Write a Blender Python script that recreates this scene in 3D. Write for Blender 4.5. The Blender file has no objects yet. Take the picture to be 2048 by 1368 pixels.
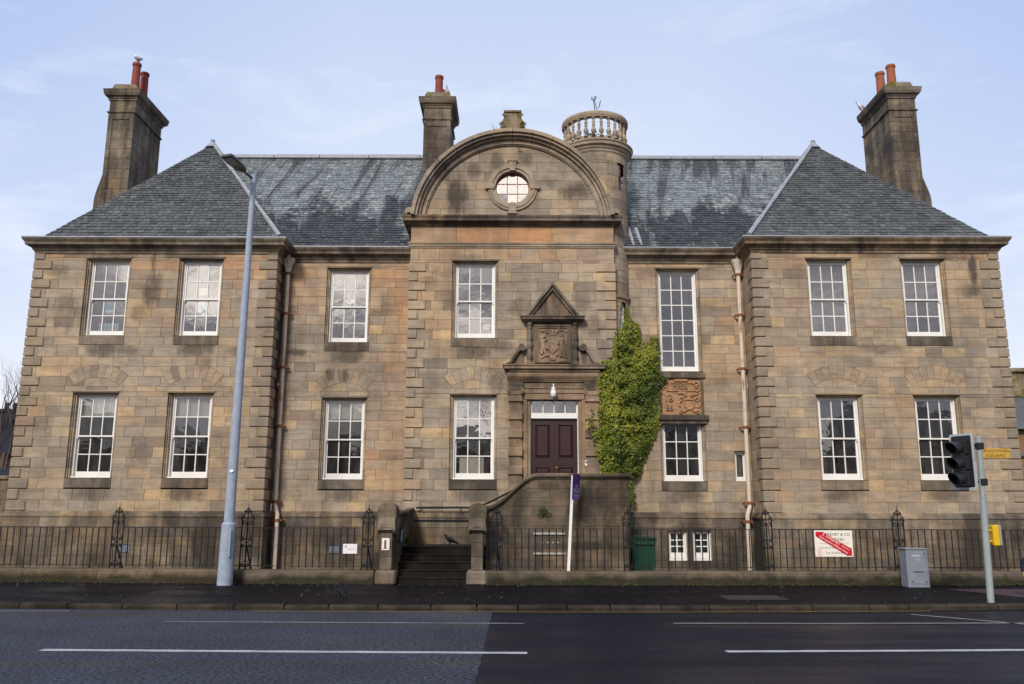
import bpy, math, random
from mathutils import Vector, Matrix
random.seed(7)
R=math.radians; PI=math.pi
S=bpy.context.scene; C=S.collection
# ------------------------------------------------------------------ camera
cam=bpy.data.cameras.new('camera'); co=bpy.data.objects.new('camera',cam); C.objects.link(co)
cam.sensor_width=36; cam.lens=36*1700/2048; cam.clip_start=.1; cam.clip_end=3000
co.location=(0,0,1.75); RO=.003
co.rotation_euler=(Matrix.Rotation(R(90+11.18),4,'X')@Matrix.Rotation(RO,4,'Z')).to_euler()
S.camera=co
# ------------------------------------------------------------------ world
SUN_EL,SUN_AZ=35,198          # azimuth clockwise from +Y (behind the camera)
w=bpy.data.worlds.new('World'); S.world=w; w.use_nodes=True; nt=w.node_tree; nt.nodes.clear()
def nn(nt,t,ins=None,**kw):
    n=nt.nodes.new(t)
    for k,v in kw.items(): setattr(n,k,v)
    for k,v in (ins or {}).items():
        s=n.inputs[k]
        if isinstance(v,bpy.types.NodeSocket): nt.links.new(v,s)
        else: s.default_value=v
    return n
def ramp(nt,fac,stops,interp='LINEAR'):
    n=nn(nt,'ShaderNodeValToRGB',{0:fac}); cr=n.color_ramp; cr.interpolation=interp
    while len(cr.elements)<len(stops): cr.elements.new(.5)
    for e,(p,c) in zip(cr.elements,stops):
        e.position=p
        e.color=(c,c,c,1) if isinstance(c,(int,float)) else (*c,1)
    return n.outputs[0]
def mixc(nt,f,a,b,mode='MIX'):
    n=nn(nt,'ShaderNodeMix',data_type='RGBA',blend_type=mode)
    for i,v in ((0,f),(6,a),(7,b)):
        s=n.inputs[i]
        if isinstance(v,bpy.types.NodeSocket): nt.links.new(v,s)
        elif i==0: s.default_value=v
        else: s.default_value=(*v,1) if len(v)==3 else v
    return n.outputs[2]
def mth(nt,op,a,b=0.,c=0.,clamp=False):
    n=nn(nt,'ShaderNodeMath',{0:a,1:b,2:c},operation=op); n.use_clamp=clamp
    return n.outputs[0]
sky=nn(nt,'ShaderNodeTexSky',sky_type='NISHITA',sun_disc=False,sun_elevation=R(SUN_EL),sun_rotation=R(SUN_AZ),air_density=1.0,dust_density=1.2,ozone_density=1.5)
tc=nn(nt,'ShaderNodeTexCoord'); sp=nn(nt,'ShaderNodeSeparateXYZ',{0:tc.outputs['Generated']})
X,Y,Z=sp.outputs
# thin high veil over the whole sky: pale towards the horizon
veil=ramp(nt,Z,[(0.,.99),(.25,.96),(.5,.88),(.8,.74)])
lowc=ramp(nt,Z,[(.0,(.95,.955,.965)),(.12,(.86,.885,.935)),(.30,(.71,.77,.90)),(.6,(.52,.63,.87))])
lowc=mixc(nt,1.,lowc,(8.7,8.7,8.7),'MULTIPLY')
side=mth(nt,'MULTIPLY',ramp(nt,mth(nt,'ABSOLUTE',X),[(.18,0.),(.60,1.)]),ramp(nt,Z,[(.12,.25),(.5,1.)]))
lowc=mixc(nt,mth(nt,'MULTIPLY',side,.9),lowc,(3.2,4.3,7.1))
base=mixc(nt,veil,sky.outputs[0],lowc)
mp=nn(nt,'ShaderNodeMapping',{0:tc.outputs['Generated'],'Scale':(1.3,1.3,3.2),'Location':(.35,.2,.0)})
no=nn(nt,'ShaderNodeTexNoise',{'Vector':mp.outputs[0],'Scale':2.1,'Detail':7.,'Roughness':.58,'Distortion':.25})
cl=ramp(nt,no.outputs[0],[(.50,0.),(.72,1.)])
lo=ramp(nt,Z,[(.02,1.),(.2,.55),(.45,.12),(.75,.3)])
mp3=nn(nt,'ShaderNodeMapping',{0:tc.outputs['Generated'],'Scale':(1.4,1.4,5.),'Location':(2.35,1.2,.4)})
no3=nn(nt,'ShaderNodeTexNoise',{'Vector':mp3.outputs[0],'Scale':2.8,'Detail':8.,'Roughness':.62,'Distortion':.5})
wisp=ramp(nt,no3.outputs[0],[(.52,0.),(.74,1.)])
wm=mth(nt,'MULTIPLY',wisp,ramp(nt,Z,[(.0,.9),(.14,.75),(.24,.38),(.5,.28),(.8,.1)]))
front=mixc(nt,wm,base,(8.4,8.6,8.9))
# broken bright cloud behind the camera (it shows in the window panes)
back=ramp(nt,mth(nt,'MULTIPLY_ADD',Y,-.5,.5),[(.5,0.),(.62,1.)])
mp2=nn(nt,'ShaderNodeMapping',{0:tc.outputs['Generated'],'Scale':(1.,1.,2.2),'Location':(5.1,1.7,.3)})
no2=nn(nt,'ShaderNodeTexNoise',{'Vector':mp2.outputs[0],'Scale':3.6,'Detail':3.,'Roughness':.45,'Distortion':.4})
yn=mth(nt,'MAXIMUM',mth(nt,'MULTIPLY',Y,-1.),.05); ax_=mth(nt,'DIVIDE',X,yn); ez_=mth(nt,'DIVIDE',Z,yn)
def gauss(cx,cz,rx,rz):
    a=mth(nt,'MULTIPLY',mth(nt,'SUBTRACT',ax_,cx),1/rx); b=mth(nt,'MULTIPLY',mth(nt,'SUBTRACT',ez_,cz),1/rz)
    return mth(nt,'SUBTRACT',1.,mth(nt,'ADD',mth(nt,'MULTIPLY',a,a),mth(nt,'MULTIPLY',b,b)),clamp=True)
cld=mth(nt,'MAXIMUM',gauss(-.31,.285,.20,.085),mth(nt,'MAXIMUM',gauss(0.,.40,.22,.09),mth(nt,'MULTIPLY',gauss(-.04,.21,.14,.05),.6)))
dim_=nn(nt,'ShaderNodeMapRange',{0:ax_,1:.15,2:.3,3:0.,4:.10}).outputs[0]
cldn=mth(nt,'SUBTRACT',mth(nt,'MULTIPLY_ADD',cld,.36,no2.outputs[0]),dim_)
cb=ramp(nt,cldn,[(.36,(3.2,3.2,3.8)),(.50,(5.0,4.8,5.3)),(.62,(9.5,8.9,8.9)),(.72,(19.,17.4,16.)),(.84,(30.,27.5,25.))])
col=mixc(nt,back,front,cb)
bg=nn(nt,'ShaderNodeBackground',{0:col,1:.13}); ow=nn(nt,'ShaderNodeOutputWorld',{0:bg.outputs[0]})
sl=bpy.data.lights.new('sun','SUN'); so=bpy.data.objects.new('sun',sl); C.objects.link(so)
sl.energy=3.0; sl.angle=R(11); sl.color=(1,.93,.84)
az=R(SUN_AZ); d=Vector((math.sin(az)*math.cos(R(SUN_EL)),math.cos(az)*math.cos(R(SUN_EL)),math.sin(R(SUN_EL))))
so.rotation_euler=d.to_track_quat('Z','Y').to_euler()
S.view_settings.view_transform='Standard'; S.view_settings.look='None'
S.view_settings.exposure=0.0; S.view_settings.gamma=1
S.cycles.max_bounces=6; S.cycles.transparent_max_bounces=12
# ------------------------------------------------------------------ materials
def newmat(name,rough=.8,spec=.3):
    m=bpy.data.materials.new(name); m.use_nodes=True; t=m.node_tree; b=t.nodes['Principled BSDF']
    b.inputs['Roughness'].default_value=rough; b.inputs['Specular IOR Level'].default_value=spec
    return m,t,b
def noise(t,scale,vec=None,detail=4.,rough=.55,dist=0.):
    ins={'Scale':scale,'Detail':detail,'Roughness':rough,'Distortion':dist}
    if vec is not None: ins['Vector']=vec
    return nn(t,'ShaderNodeTexNoise',ins).outputs[0]
def pos(t): return nn(t,'ShaderNodeNewGeometry').outputs['Position']
def scl(t,v,s,loc=(0,0,0)): return nn(t,'ShaderNodeMapping',{0:v,'Scale':s,'Location':loc}).outputs[0]
def attr(t,n): return nn(t,'ShaderNodeAttribute',attribute_name=n).outputs['Fac']
def bump(t,b,h,strength=.5,dist=.01):
    n=nn(t,'ShaderNodeBump',{'Height':h,'Strength':strength,'Distance':dist}); t.links.new(n.outputs[0],b.inputs['Normal'])
def stone(name,soot=.35,dark=1.,moss=0.,orange=0.,gain=1.,lich=0.,spread=1.,stains=(),foot=None,mcol=(.055,.062,.018)):
    m,t,b=newmat(name,.88,.2); p=pos(t); r=attr(t,'rnd'); o=attr(t,'org')
    c=ramp(t,r,[(0.,(.20,.172,.140)),(.07,(.27,.228,.180)),(.2,(.325,.272,.208)),(.34,(.29,.254,.205)),(.46,(.365,.298,.216)),(.58,(.325,.277,.215)),(.70,(.395,.313,.216)),(.82,(.345,.287,.212)),(.93,(.42,.325,.212)),(1.,(.44,.335,.20))])
    warm_=noise(t,.42,p,4.,.6); c=mixc(t,mth(t,'MULTIPLY',ramp(t,warm_,[(.45,0.),(.60,1.)]),.6*spread),c,mixc(t,1.,c,(1.16,.98,.76),'MULTIPLY'))
    cool_=noise(t,.9,scl(t,p,(1.,1.,2.2),(4.,0.,2.)),5.,.65); c=mixc(t,1.,c,ramp(t,cool_,[(.34,.74),(.5,1.),(.66,1.1)]),'MULTIPLY')
    if spread<1: c=mixc(t,1-spread,c,(.345,.288,.218))
    c=mixc(t,mth(t,'ADD',o,orange,clamp=True),c,(.45,.235,.112))
    off=nn(t,'ShaderNodeCombineXYZ',{0:mth(t,'MULTIPLY',r,31.),1:mth(t,'MULTIPLY',r,17.),2:mth(t,'MULTIPLY',r,53.)}).outputs[0]
    pv=nn(t,'ShaderNodeVectorMath',{0:p,1:off},operation='ADD').outputs[0]
    bed=noise(t,1.,scl(t,pv,(1.1,1.1,9.)),5.,.6,.8)
    c=mixc(t,1.,c,ramp(t,bed,[(.25,.72),(.5,1.),(.75,1.16)]),'MULTIPLY')
    grain=noise(t,38.,p,4.,.7)
    c=mixc(t,1.,c,ramp(t,grain,[(.3,.84),(.7,1.12)]),'MULTIPLY')
    blot=noise(t,3.2,pv,4.,.6)
    c=mixc(t,mth(t,'MULTIPLY',ramp(t,blot,[(.52,0.),(.7,1.)]),.45),c,(.19,.165,.135))
    # soot: broad patches broken by vertical run marks
    so_=noise(t,.55,scl(t,p,(1.,1.,.8)),6.,.62,.6); st=noise(t,1.,scl(t,p,(3.4,3.4,.45)),5.,.65)
    f=mth(t,'ADD',mth(t,'MULTIPLY',so_,.6),mth(t,'MULTIPLY',st,.4))
    f=ramp(t,f,[(.50-.12*soot,0.),(.70-.14*soot,1.)])
    c=mixc(t,mth(t,'MULTIPLY',f,min(.92,soot*1.1)),c,(.058,.049,.042))
    if stains:
        sx_=nn(t,'ShaderNodeSeparateXYZ',{0:p}); wob=mth(t,'ADD',mth(t,'MULTIPLY',noise(t,2.2,p,6.,.7),.5),mth(t,'MULTIPLY',noise(t,1.,scl(t,p,(6.5,6.5,.9)),5.,.7),.5)); tot=None
        for (cx,cz,rx,rz,am) in stains:
            dx=mth(t,'MULTIPLY',mth(t,'SUBTRACT',sx_.outputs[0],cx),1/rx); dz=mth(t,'MULTIPLY',mth(t,'SUBTRACT',sx_.outputs[2],cz),1/rz)
            d_=mth(t,'ADD',mth(t,'MULTIPLY',dx,dx),mth(t,'MULTIPLY',dz,dz)); d_=mth(t,'MULTIPLY_ADD',wob,5.0,mth(t,'SUBTRACT',d_,2.5))
            q=nn(t,'ShaderNodeMapRange',{0:d_,1:.1,2:1.35,3:am,4:0.}).outputs[0]; tot=q if tot is None else mth(t,'MAXIMUM',tot,q)
        c=mixc(t,mth(t,'MULTIPLY',tot,1.3,clamp=True),c,(.070,.058,.048))
    if foot:
        zz=nn(t,'ShaderNodeSeparateXYZ',{0:p}).outputs[2]; wn=noise(t,1.8,p,5.,.65)
        q=nn(t,'ShaderNodeMapRange',{0:mth(t,'MULTIPLY_ADD',wn,.40,mth(t,'SUBTRACT',foot,zz)),1:.16,2:.30,3:0.,4:.85}).outputs[0]; c=mixc(t,q,c,(.030,.030,.016))
    if lich: 
        l=noise(t,24.,p,3.,.7); l2=noise(t,2.2,p,3.)
        f=mth(t,'MULTIPLY',ramp(t,l,[(.58,0.),(.63,1.)]),ramp(t,l2,[(.45,0.),(.6,1.)]))
        c=mixc(t,mth(t,'MULTIPLY',f,lich),c,(.40,.37,.27))
    if moss:
        g=noise(t,2.6,p,5.,.65); g=ramp(t,g,[(.5,0.),(.62,1.)])
        c=mixc(t,mth(t,'MULTIPLY',g,moss,clamp=True),c,mcol)
    c=mixc(t,1.,c,(dark*gain*.99,dark*gain*.99,dark*gain*1.01),'MULTIPLY')
    t.links.new(c,b.inputs['Base Color'])
    bump(t,b,mth(t,'ADD',grain,mth(t,'MULTIPLY',bed,1.2)),.55,.008)
    return m
def plain(name,col,rough=.6,spec=.4,metal=0.,var=.12,scale=9.,b_=.15,emit=None):
    m,t,b=newmat(name,rough,spec); p=pos(t); n=noise(t,scale,p,5.,.65)
    c=mixc(t,1.,col,ramp(t,n,[(.25,1-var),(.75,1+var)]),'MULTIPLY'); t.links.new(c,b.inputs['Base Color'])
    b.inputs['Metallic'].default_value=metal
    if b_: bump(t,b,noise(t,scale*6,p,3.),b_,.004)
    return m
M={}
UND=lambda L,z:[(x,z,w_,.22,.55) for x,w_ in L]
ST_W=[(-9.72,7.55,.26,.62,.62),(-9.75,8.35,.10,.35,.55),(12.35,8.1,.12,.5,.7),(12.2,7.55,.35,.22,.55),(-11.9,6.9,.5,.5,.35),(-10.05,6.95,.3,.25,.4),(9.7,5.95,.8,.14,.4),(-10.3,5.9,.5,.12,.35),(-12.4,8.1,.4,.2,.45),(-11.2,8.5,1.2,.08,.5),(-8.9,8.5,.9,.09,.5),(9.8,8.5,.5,.10,.5),(11.9,8.45,.6,.1,.5),(-12.3,4.2,.4,.5,.3),(-9.7,3.1,.35,.3,.3),(9.8,3.3,.4,.4,.3),(-8.2,5.55,.22,.2,.4),(-7.4,5.9,.3,.1,.3)]+UND([(-10.96,.62),(-8.45,.6),(8.5,.5),(11.06,.5)],2.15)+UND([(-10.96,.5),(-8.45,.5)],5.93)
ST_S=[(-5.95,6.0,.35,.10,.6),(-3.6,7.15,.4,.14,.55),(-5.0,5.35,.14,.2,.6),(-4.55,5.35,.1,.2,.6),(4.9,5.9,.2,.6,.3),(-.35,6.1,.35,.2,.5),(1.9,7.3,.25,.3,.4),(2.2,6.6,.2,.35,.4),(.2,7.1,.3,.3,.4),(-.4,5.2,.2,.6,.4),(-1.0,8.55,.5,.1,.35),(3.9,8.3,.6,.15,.35),(-2.3,7.9,.3,.12,.35)]+UND([(-4.57,.6),(-1.0,.5),(4.6,.6)],2.15)+UND([(-4.57,.5),(-1.,.45)],5.93)
ST_G=[(-1.55,10.35,.28,.75,.75),(-1.9,10.95,.3,.3,.55),(-1.05,11.1,.25,.25,.5),(.35,11.45,.25,.25,.5),(1.75,10.45,.4,.3,.6),(1.0,10.75,.25,.2,.4),(-.45,11.35,.18,.3,.5)]
M['stone']=stone('sandstone',.40,1.16,stains=ST_S,spread=.95); M['wing']=stone('sandstone_wing',.32,1.10,spread=.85,stains=ST_W); M['dark']=stone('sooted_sandstone',.92,.84,lich=.25)
M['corn']=stone('cornice_stone',.85,.86,moss=.15); M['base']=stone('base_stone',.85,.64,moss=.3,spread=.9); M['gable']=stone('gable_stone',.42,1.1,lich=.12,stains=ST_G,spread=.8)
M['chim']=stone('chimney_stone',.86,.82,lich=.8,spread=1.); M['cap']=stone('lichen_cap_stone',.35,.9,moss=1.6,lich=.5,gain=.9,mcol=(.15,.14,.025))
M['tab']=stone('tabernacle_stone',.85,.88,orange=.05); M['carved']=stone('carved_stone',.6,1.0,orange=.12,stains=[(.1,4.98,.35,.12,.8),(2.1,4.98,.4,.14,.8),(.5,5.10,.4,.10,.6),(-.05,3.0,.2,.5,.4),(2.15,3.75,.2,.14,.8),(1.1,5.0,.8,.08,.5),(1.6,5.7,.15,.4,.6),(.5,6.0,.12,.4,.7)]); M['quoin']=stone('quoin_stone',.4,.92,spread=.5); M['panel']=stone('red_panel_stone',.25,.98,orange=.38)
M['low']=stone('low_wall_stone',.8,.58,moss=.3,lich=.1,stains=[(1.75,2.1,.45,.35,.85),(1.6,1.75,.3,.3,.75),(2.6,2.0,.15,.3,.6),(1.7,.95,.5,.12,.5),(.9,2.3,.3,.12,.5)]); M['lowf']=stone('footing_stone',.55,.50,moss=.4,lich=.12,foot=.33,spread=.7); M['step']=stone('step_stone',1.0,.08,moss=.35)
M['mortar']=plain('mortar',(.13,.105,.08),.95,.1)
M['mortar_light']=plain('mortar_light',(.24,.20,.16),.95,.1)
def paint(name,col,peel=.5):
    m,t,b=newmat(name,.45,.4); p=pos(t); n=noise(t,30.,p,5.,.75); n2=noise(t,3.,p,3.)
    f=mth(t,'MULTIPLY',ramp(t,n,[(.60,0.),(.66,1.)]),ramp(t,n2,[(.42,0.),(.6,peel)]))
    c=mixc(t,f,col,(.33,.26,.20)); c=mixc(t,1.,c,ramp(t,n2,[(.3,.9),(.7,1.03)]),'MULTIPLY')
    t.links.new(c,b.inputs['Base Color']); bump(t,b,n,.3,.003); return m
M['white']=paint('white_window_paint',(.80,.80,.78))
def slate(name,pale=.0):
    m,t,b=newmat(name,.55,.45); p=pos(t); r=attr(t,'rnd')
    c=ramp(t,r,[(0.,(.048,.054,.058)),(.3,(.074,.083,.088)),(.6,(.086,.096,.100)),(.85,(.098,.107,.107)),(1.,(.14,.147,.142))])
    g=noise(t,22.,p,4.,.7)
    if pale:
        # pale lichen bloom near the ridge, washed away in dark runs
        z=nn(t,'ShaderNodeSeparateXYZ',{0:p}).outputs[2]
        up=nn(t,'ShaderNodeMapRange',{0:z,1:9.9,2:12.2,3:0.,4:1.}).outputs[0]
        run=noise(t,1.,scl(t,p,(1.6,.5,.30),(3.,0,0)),5.,.62,.9)
        sh=mth(t,'ADD',mth(t,'MULTIPLY',up,.52),mth(t,'MULTIPLY_ADD',r,.10,mth(t,'SUBTRACT',run,.05)))
        f=ramp(t,sh,[(.56,0.),(.72,1.)])
        c2=mixc(t,1.,c,(2.6,2.7,2.8),'MULTIPLY')
        c=mixc(t,1.,c,(.64,.64,.71),'MULTIPLY'); c=mixc(t,f,c,c2)
        sp3=nn(t,'ShaderNodeSeparateXYZ',{0:p}); sl_=nn(t,'ShaderNodeCombineXYZ',{0:mth(t,'MULTIPLY_ADD',sp3.outputs[2],-.22,sp3.outputs[0]),1:0.,2:mth(t,'MULTIPLY',sp3.outputs[2],.16)}).outputs[0]
        dk=noise(t,2.6,sl_,5.,.62,.35)
        c=mixc(t,mth(t,'MULTIPLY',ramp(t,mth(t,'MULTIPLY_ADD',r,.06,dk),[(.54,0.),(.64,1.)]),.8),c,(.045,.050,.060))
    else:
        n=noise(t,.9,p,5.,.65); c=mixc(t,1.,c,ramp(t,n,[(.3,.78),(.7,1.25)]),'MULTIPLY')
        n2=noise(t,1.5,scl(t,p,(1.2,1.,.5),(2.,0,0)),4.,.6); c=mixc(t,mth(t,'MULTIPLY',ramp(t,n2,[(.6,0.),(.72,1.)]),.6),c,(.03,.033,.038))
    l=noise(t,9.,p,3.,.7); c=mixc(t,mth(t,'MULTIPLY',ramp(t,l,[(.70,0.),(.74,1.)]),.5),c,(.28,.29,.25))
    c=mixc(t,1.,c,ramp(t,g,[(.3,.8),(.7,1.2)]),'MULTIPLY'); t.links.new(c,b.inputs['Base Color'])
    bump(t,b,g,.5,.006); return m
M['slate']=slate('grey_slate'); M['slate_pale']=slate('lichened_slate',1.); M['slate_dark']=plain('far_dark_slate',(.022,.025,.032),.9,.1)
M['lead']=plain('lead_sheet',(.30,.32,.37),.5,.4,.0,.25,6.)
M['iron']=plain('black_iron',(.009,.011,.016),.6,.25,0.,.3,14.)
def rustiron(name,base,amt):
    m,t,b=newmat(name,.6,.4); p=pos(t); n=noise(t,1.,scl(t,p,(26.,26.,2.2)),5.,.7); n2=noise(t,1.6,p,4.,.6)
    f=mth(t,'ADD',mth(t,'MULTIPLY',n,.6),mth(t,'MULTIPLY',n2,.4)); f=ramp(t,f,[(.52-amt,0.),(.62-amt,1.)])
    c=mixc(t,f,base,ramp(t,n,[(.3,(.14,.045,.018)),(.7,(.30,.10,.035))])); t.links.new(c,b.inputs['Base Color']); bump(t,b,n,.4,.004); return m
M['pipe']=rustiron('rusting_white_pipe',(.62,.53,.45),.0); M['collar']=rustiron('rusty_collar',(.45,.38,.33),.22)
M['bar']=rustiron('railing_iron',(.010,.012,.017),-.12)
M['pole']=plain('galvanised_steel',(.30,.36,.46),.6,.3,0.,.2,7.); M['polegrey']=plain('grey_paint',(.30,.35,.36),.5,.4,0.,.12,4.)
M['lampbody']=plain('lamp_aluminium',(.10,.11,.13),.45,.5,.5); M['lens_clear']=plain('lamp_lens',(.22,.22,.20),.2,.6)
M['black']=plain('black_plastic',(.018,.019,.023),.4,.5); M['blackmat']=plain('soft_black',(.012,.012,.014),.8,.2)
M['greyboard']=plain('pale_grey_board',(.42,.50,.58),.5,.4); M['cab']=plain('grey_cabinet_paint',(.22,.25,.30),.5,.4,0.,.16,5.)
M['yellow']=plain('yellow_enamel',(.72,.46,.01),.4,.5,0.,.05); M['signyellow']=plain('street_sign_yellow',(.55,.33,.05),.5,.4,0.,.12)
M['pot']=plain('terracotta',(.23,.055,.038),.7,.3,0.,.25,5.); M['pot2']=plain('orange_terracotta',(.30,.10,.05),.75,.3,0.,.22,5.)
M['door']=plain('oxblood_door_paint',(.032,.011,.013),.36,.5,0.,.25,3.)
M['brass']=plain('brass',(.45,.28,.07),.35,.5,.8); M['signwhite']=plain('sign_cream',(.80,.78,.71),.5,.4,0.,.04)
M['red']=plain('sign_red',(.55,.008,.02),.45,.4,0.,.05); M['ink']=plain('dark_ink',(.03,.03,.035),.6,.3); M['ink2']=plain('grey_ink',(.30,.30,.34),.6,.3)
M['brown']=plain('brown_numeral',(.22,.075,.04),.6,.3); M['purple']=plain('purple_board',(.060,.022,.21),.45,.4,0.,.06); M['mauve']=plain('mauve_board',(.18,.08,.38),.45,.4,0.,.06)
M['plainwhite']=plain('white_plastic',(.78,.79,.80),.4,.4,0.,.04); M['paper']=plain('white_paper',(.80,.80,.79),.8,.2,0.,.05)
M['blue']=plain('pale_blue_print',(.20,.50,.68),.7,.2,0.,.3,14.); M['graf']=plain('pale_spray_paint',(.35,.45,.62),.8,.1,0.,.3)
M['bin']=plain('green_bin_plastic',(.010,.062,.036),.45,.4,0.,.12,4.); M['wood']=plain('weathered_timber',(.42,.42,.40),.8,.2,0.,.3,9.)
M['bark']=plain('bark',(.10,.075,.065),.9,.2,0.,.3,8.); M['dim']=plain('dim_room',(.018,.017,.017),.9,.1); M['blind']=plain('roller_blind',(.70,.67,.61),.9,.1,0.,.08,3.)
M['curtain']=plain('mauve_curtain',(.36,.27,.29),.9,.1,0.,.3,16.); M['net']=plain('net_curtain',(.17,.155,.165),.9,.1,0.,.25,6.)
M['skin']=plain('skin',(.50,.27,.19),.6,.3,0.,.05); M['navy']=plain('navy_quilted_cloth',(.014,.020,.045),.8,.2,0.,.3,20.); M['jeans']=plain('dark_trousers',(.02,.022,.03),.85,.2)
M['crow']=plain('crow_feathers',(.004,.005,.009),.6,.25,0.,.3,30.); M['gullw']=plain('white_feathers',(.75,.75,.75),.8,.2,0.,.05); M['gullg']=plain('grey_feathers',(.28,.30,.34),.8,.2); M['beak']=plain('dark_beak',(.05,.045,.04),.5,.4)
def glassm():
    m=bpy.data.materials.new('old_window_glass'); m.use_nodes=True; t=m.node_tree; t.nodes.clear(); p=pos(t); r=attr(t,'rnd')
    off=nn(t,'ShaderNodeCombineXYZ',{0:mth(t,'MULTIPLY',r,13.),1:0.,2:mth(t,'MULTIPLY',r,29.)}).outputs[0]
    pv=nn(t,'ShaderNodeVectorMath',{0:p,1:off},operation='ADD').outputs[0]
    h=noise(t,2.6,pv,2.,.5,.4); h2=noise(t,11.,pv,2.,.5)
    bu=nn(t,'ShaderNodeBump',{'Height':mth(t,'ADD',h,mth(t,'MULTIPLY',h2,.06)),'Strength':.5,'Distance':.0055})
    gl=nn(t,'ShaderNodeBsdfGlossy',{'Color':(1,1,1,1),'Roughness':.015,'Normal':bu.outputs[0]})
    tr=nn(t,'ShaderNodeBsdfTransparent',{0:(.88,.89,.88,1)})
    fr=nn(t,'ShaderNodeFresnel',{0:1.5})
    f=mth(t,'ADD',mth(t,'MULTIPLY',fr.outputs[0],1.6),.20,clamp=True)
    dirt=nn(t,'ShaderNodeBsdfDiffuse',{0:(.30,.29,.28,1)})
    mx=nn(t,'ShaderNodeMixShader',{0:f,1:tr.outputs[0],2:gl.outputs[0]})
    dn=mth(t,'MULTIPLY',ramp(t,noise(t,1.,scl(t,pv,(4.,4.,1.5)),4.),[(.4,.03),(.75,.16)]),1.)
    m2=nn(t,'ShaderNodeMixShader',{0:dn,1:mx.outputs[0],2:dirt.outputs[0]})
    nn(t,'ShaderNodeOutputMaterial',{0:m2.outputs[0]}); return m
M['glass']=glassm()
def leafm(name,stops):
    m,t,b=newmat(name,.5,.35); r=attr(t,'rnd'); c=ramp(t,r,stops); t.links.new(c,b.inputs['Base Color'])
    b.inputs['Subsurface Weight'].default_value=0.; return m
M['ivy']=leafm('ivy_leaves',[(0.,(.022,.040,.007)),(.25,(.065,.100,.012)),(.5,(.14,.18,.018)),(.75,(.26,.27,.026)),(1.,(.42,.34,.03))])
M['weed']=leafm('weed_leaves',[(0.,(.018,.028,.008)),(1.,(.06,.075,.02))])
def asphalt(name,col,agg,rough,wet,specks=.35,sp0=.3,grit=22.,amp=.02):
    m,t,b=newmat(name,rough,sp0); p=pos(t); n=noise(t,grit,scl(t,p,(.8,1.,1.)),3.,.75); n2=noise(t,.45,p,4.,.6); n3=noise(t,1.,scl(t,p,(.10,.9,1.)),4.,.6)
    fine=noise(t,90.,p,2.,.7)
    c=mixc(t,ramp(t,n,[(.40,0.),(.60,1.)]),col,agg)
    c=mixc(t,1.,c,ramp(t,n2,[(.3,.75),(.7,1.25)]),'MULTIPLY')
    # browner bands drawn out along the road
    c=mixc(t,mth(t,'MULTIPLY',ramp(t,n3,[(.48,0.),(.62,1.)]),.6),c,mixc(t,1.,c,(1.25,1.,.70),'MULTIPLY'))
    sp_=noise(t,26.,scl(t,p,(1.,1.,1.),(7,3,0)),1.,.5); c=mixc(t,mth(t,'MULTIPLY',ramp(t,sp_,[(.765,0.),(.775,1.)]),specks),c,(.5,.5,.5))
    t.links.new(c,b.inputs['Base Color'])
    w_=noise(t,.35,scl(t,p,(.6,2.4,1.)),4.,.6,.3); t.links.new(ramp(t,w_,[(.38,rough),(.62,rough-wet)]),b.inputs['Roughness'])
    bump(t,b,mth(t,'ADD',n,mth(t,'MULTIPLY',fine,.35)),.8,amp); return m
M['road_new']=asphalt('damp_dark_asphalt',(.003,.005,.012),(.008,.012,.028),.56,.2,.5,.10,30.,.006); M['road_old']=asphalt('coarse_worn_asphalt',(.013,.016,.026),(.070,.082,.112),.8,.05,.1,.15,24.,.012)
M['pave']=asphalt('wet_pavement_asphalt',(.0045,.0045,.007),(.010,.010,.014),.66,.16,.8,.05,34.,.006)
M['kerb']=stone('kerb_stone',.8,.17,spread=.6); M['line']=None
def linem(name,col,wear):
    m,t,b=newmat(name,.7,.3); p=pos(t); n=noise(t,26.,p,4.,.75); n2=noise(t,2.,scl(t,p,(1,3,1)),3.)
    f=ramp(t,mth(t,'ADD',mth(t,'MULTIPLY',n,.6),mth(t,'MULTIPLY',n2,.4)),[(.46-wear,1.),(.52-wear,0.)] if False else [(.50-wear*.2,1.),(.58,0.)])
    c=mixc(t,mth(t,'MULTIPLY',f,wear),col,(.05,.05,.055)); t.links.new(c,b.inputs['Base Color']); bump(t,b,n,.3,.004); return m
M['line']=linem('road_paint',(.46,.49,.52),.5); M['thinline']=linem('worn_road_paint',(.24,.26,.28),1.); M['yline']=linem('worn_yellow_paint',(.34,.22,.05),.8)
M['tact']=plain('red_tactile_paving',(.055,.028,.034),.6,.4,0.,.25,12.); M['soil']=plain('mossy_area_ground',(.06,.055,.035),.95,.1,0.,.4,5.)
M['grass']=plain('distant_ground',(.06,.06,.05),.95,.1); M['iron_cover']=plain('manhole_iron',(.025,.025,.03),.6,.4,0.,.25,18.)
M['red_stone']=stone('red_sandstone',.3,.6,orange=.45)
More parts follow.
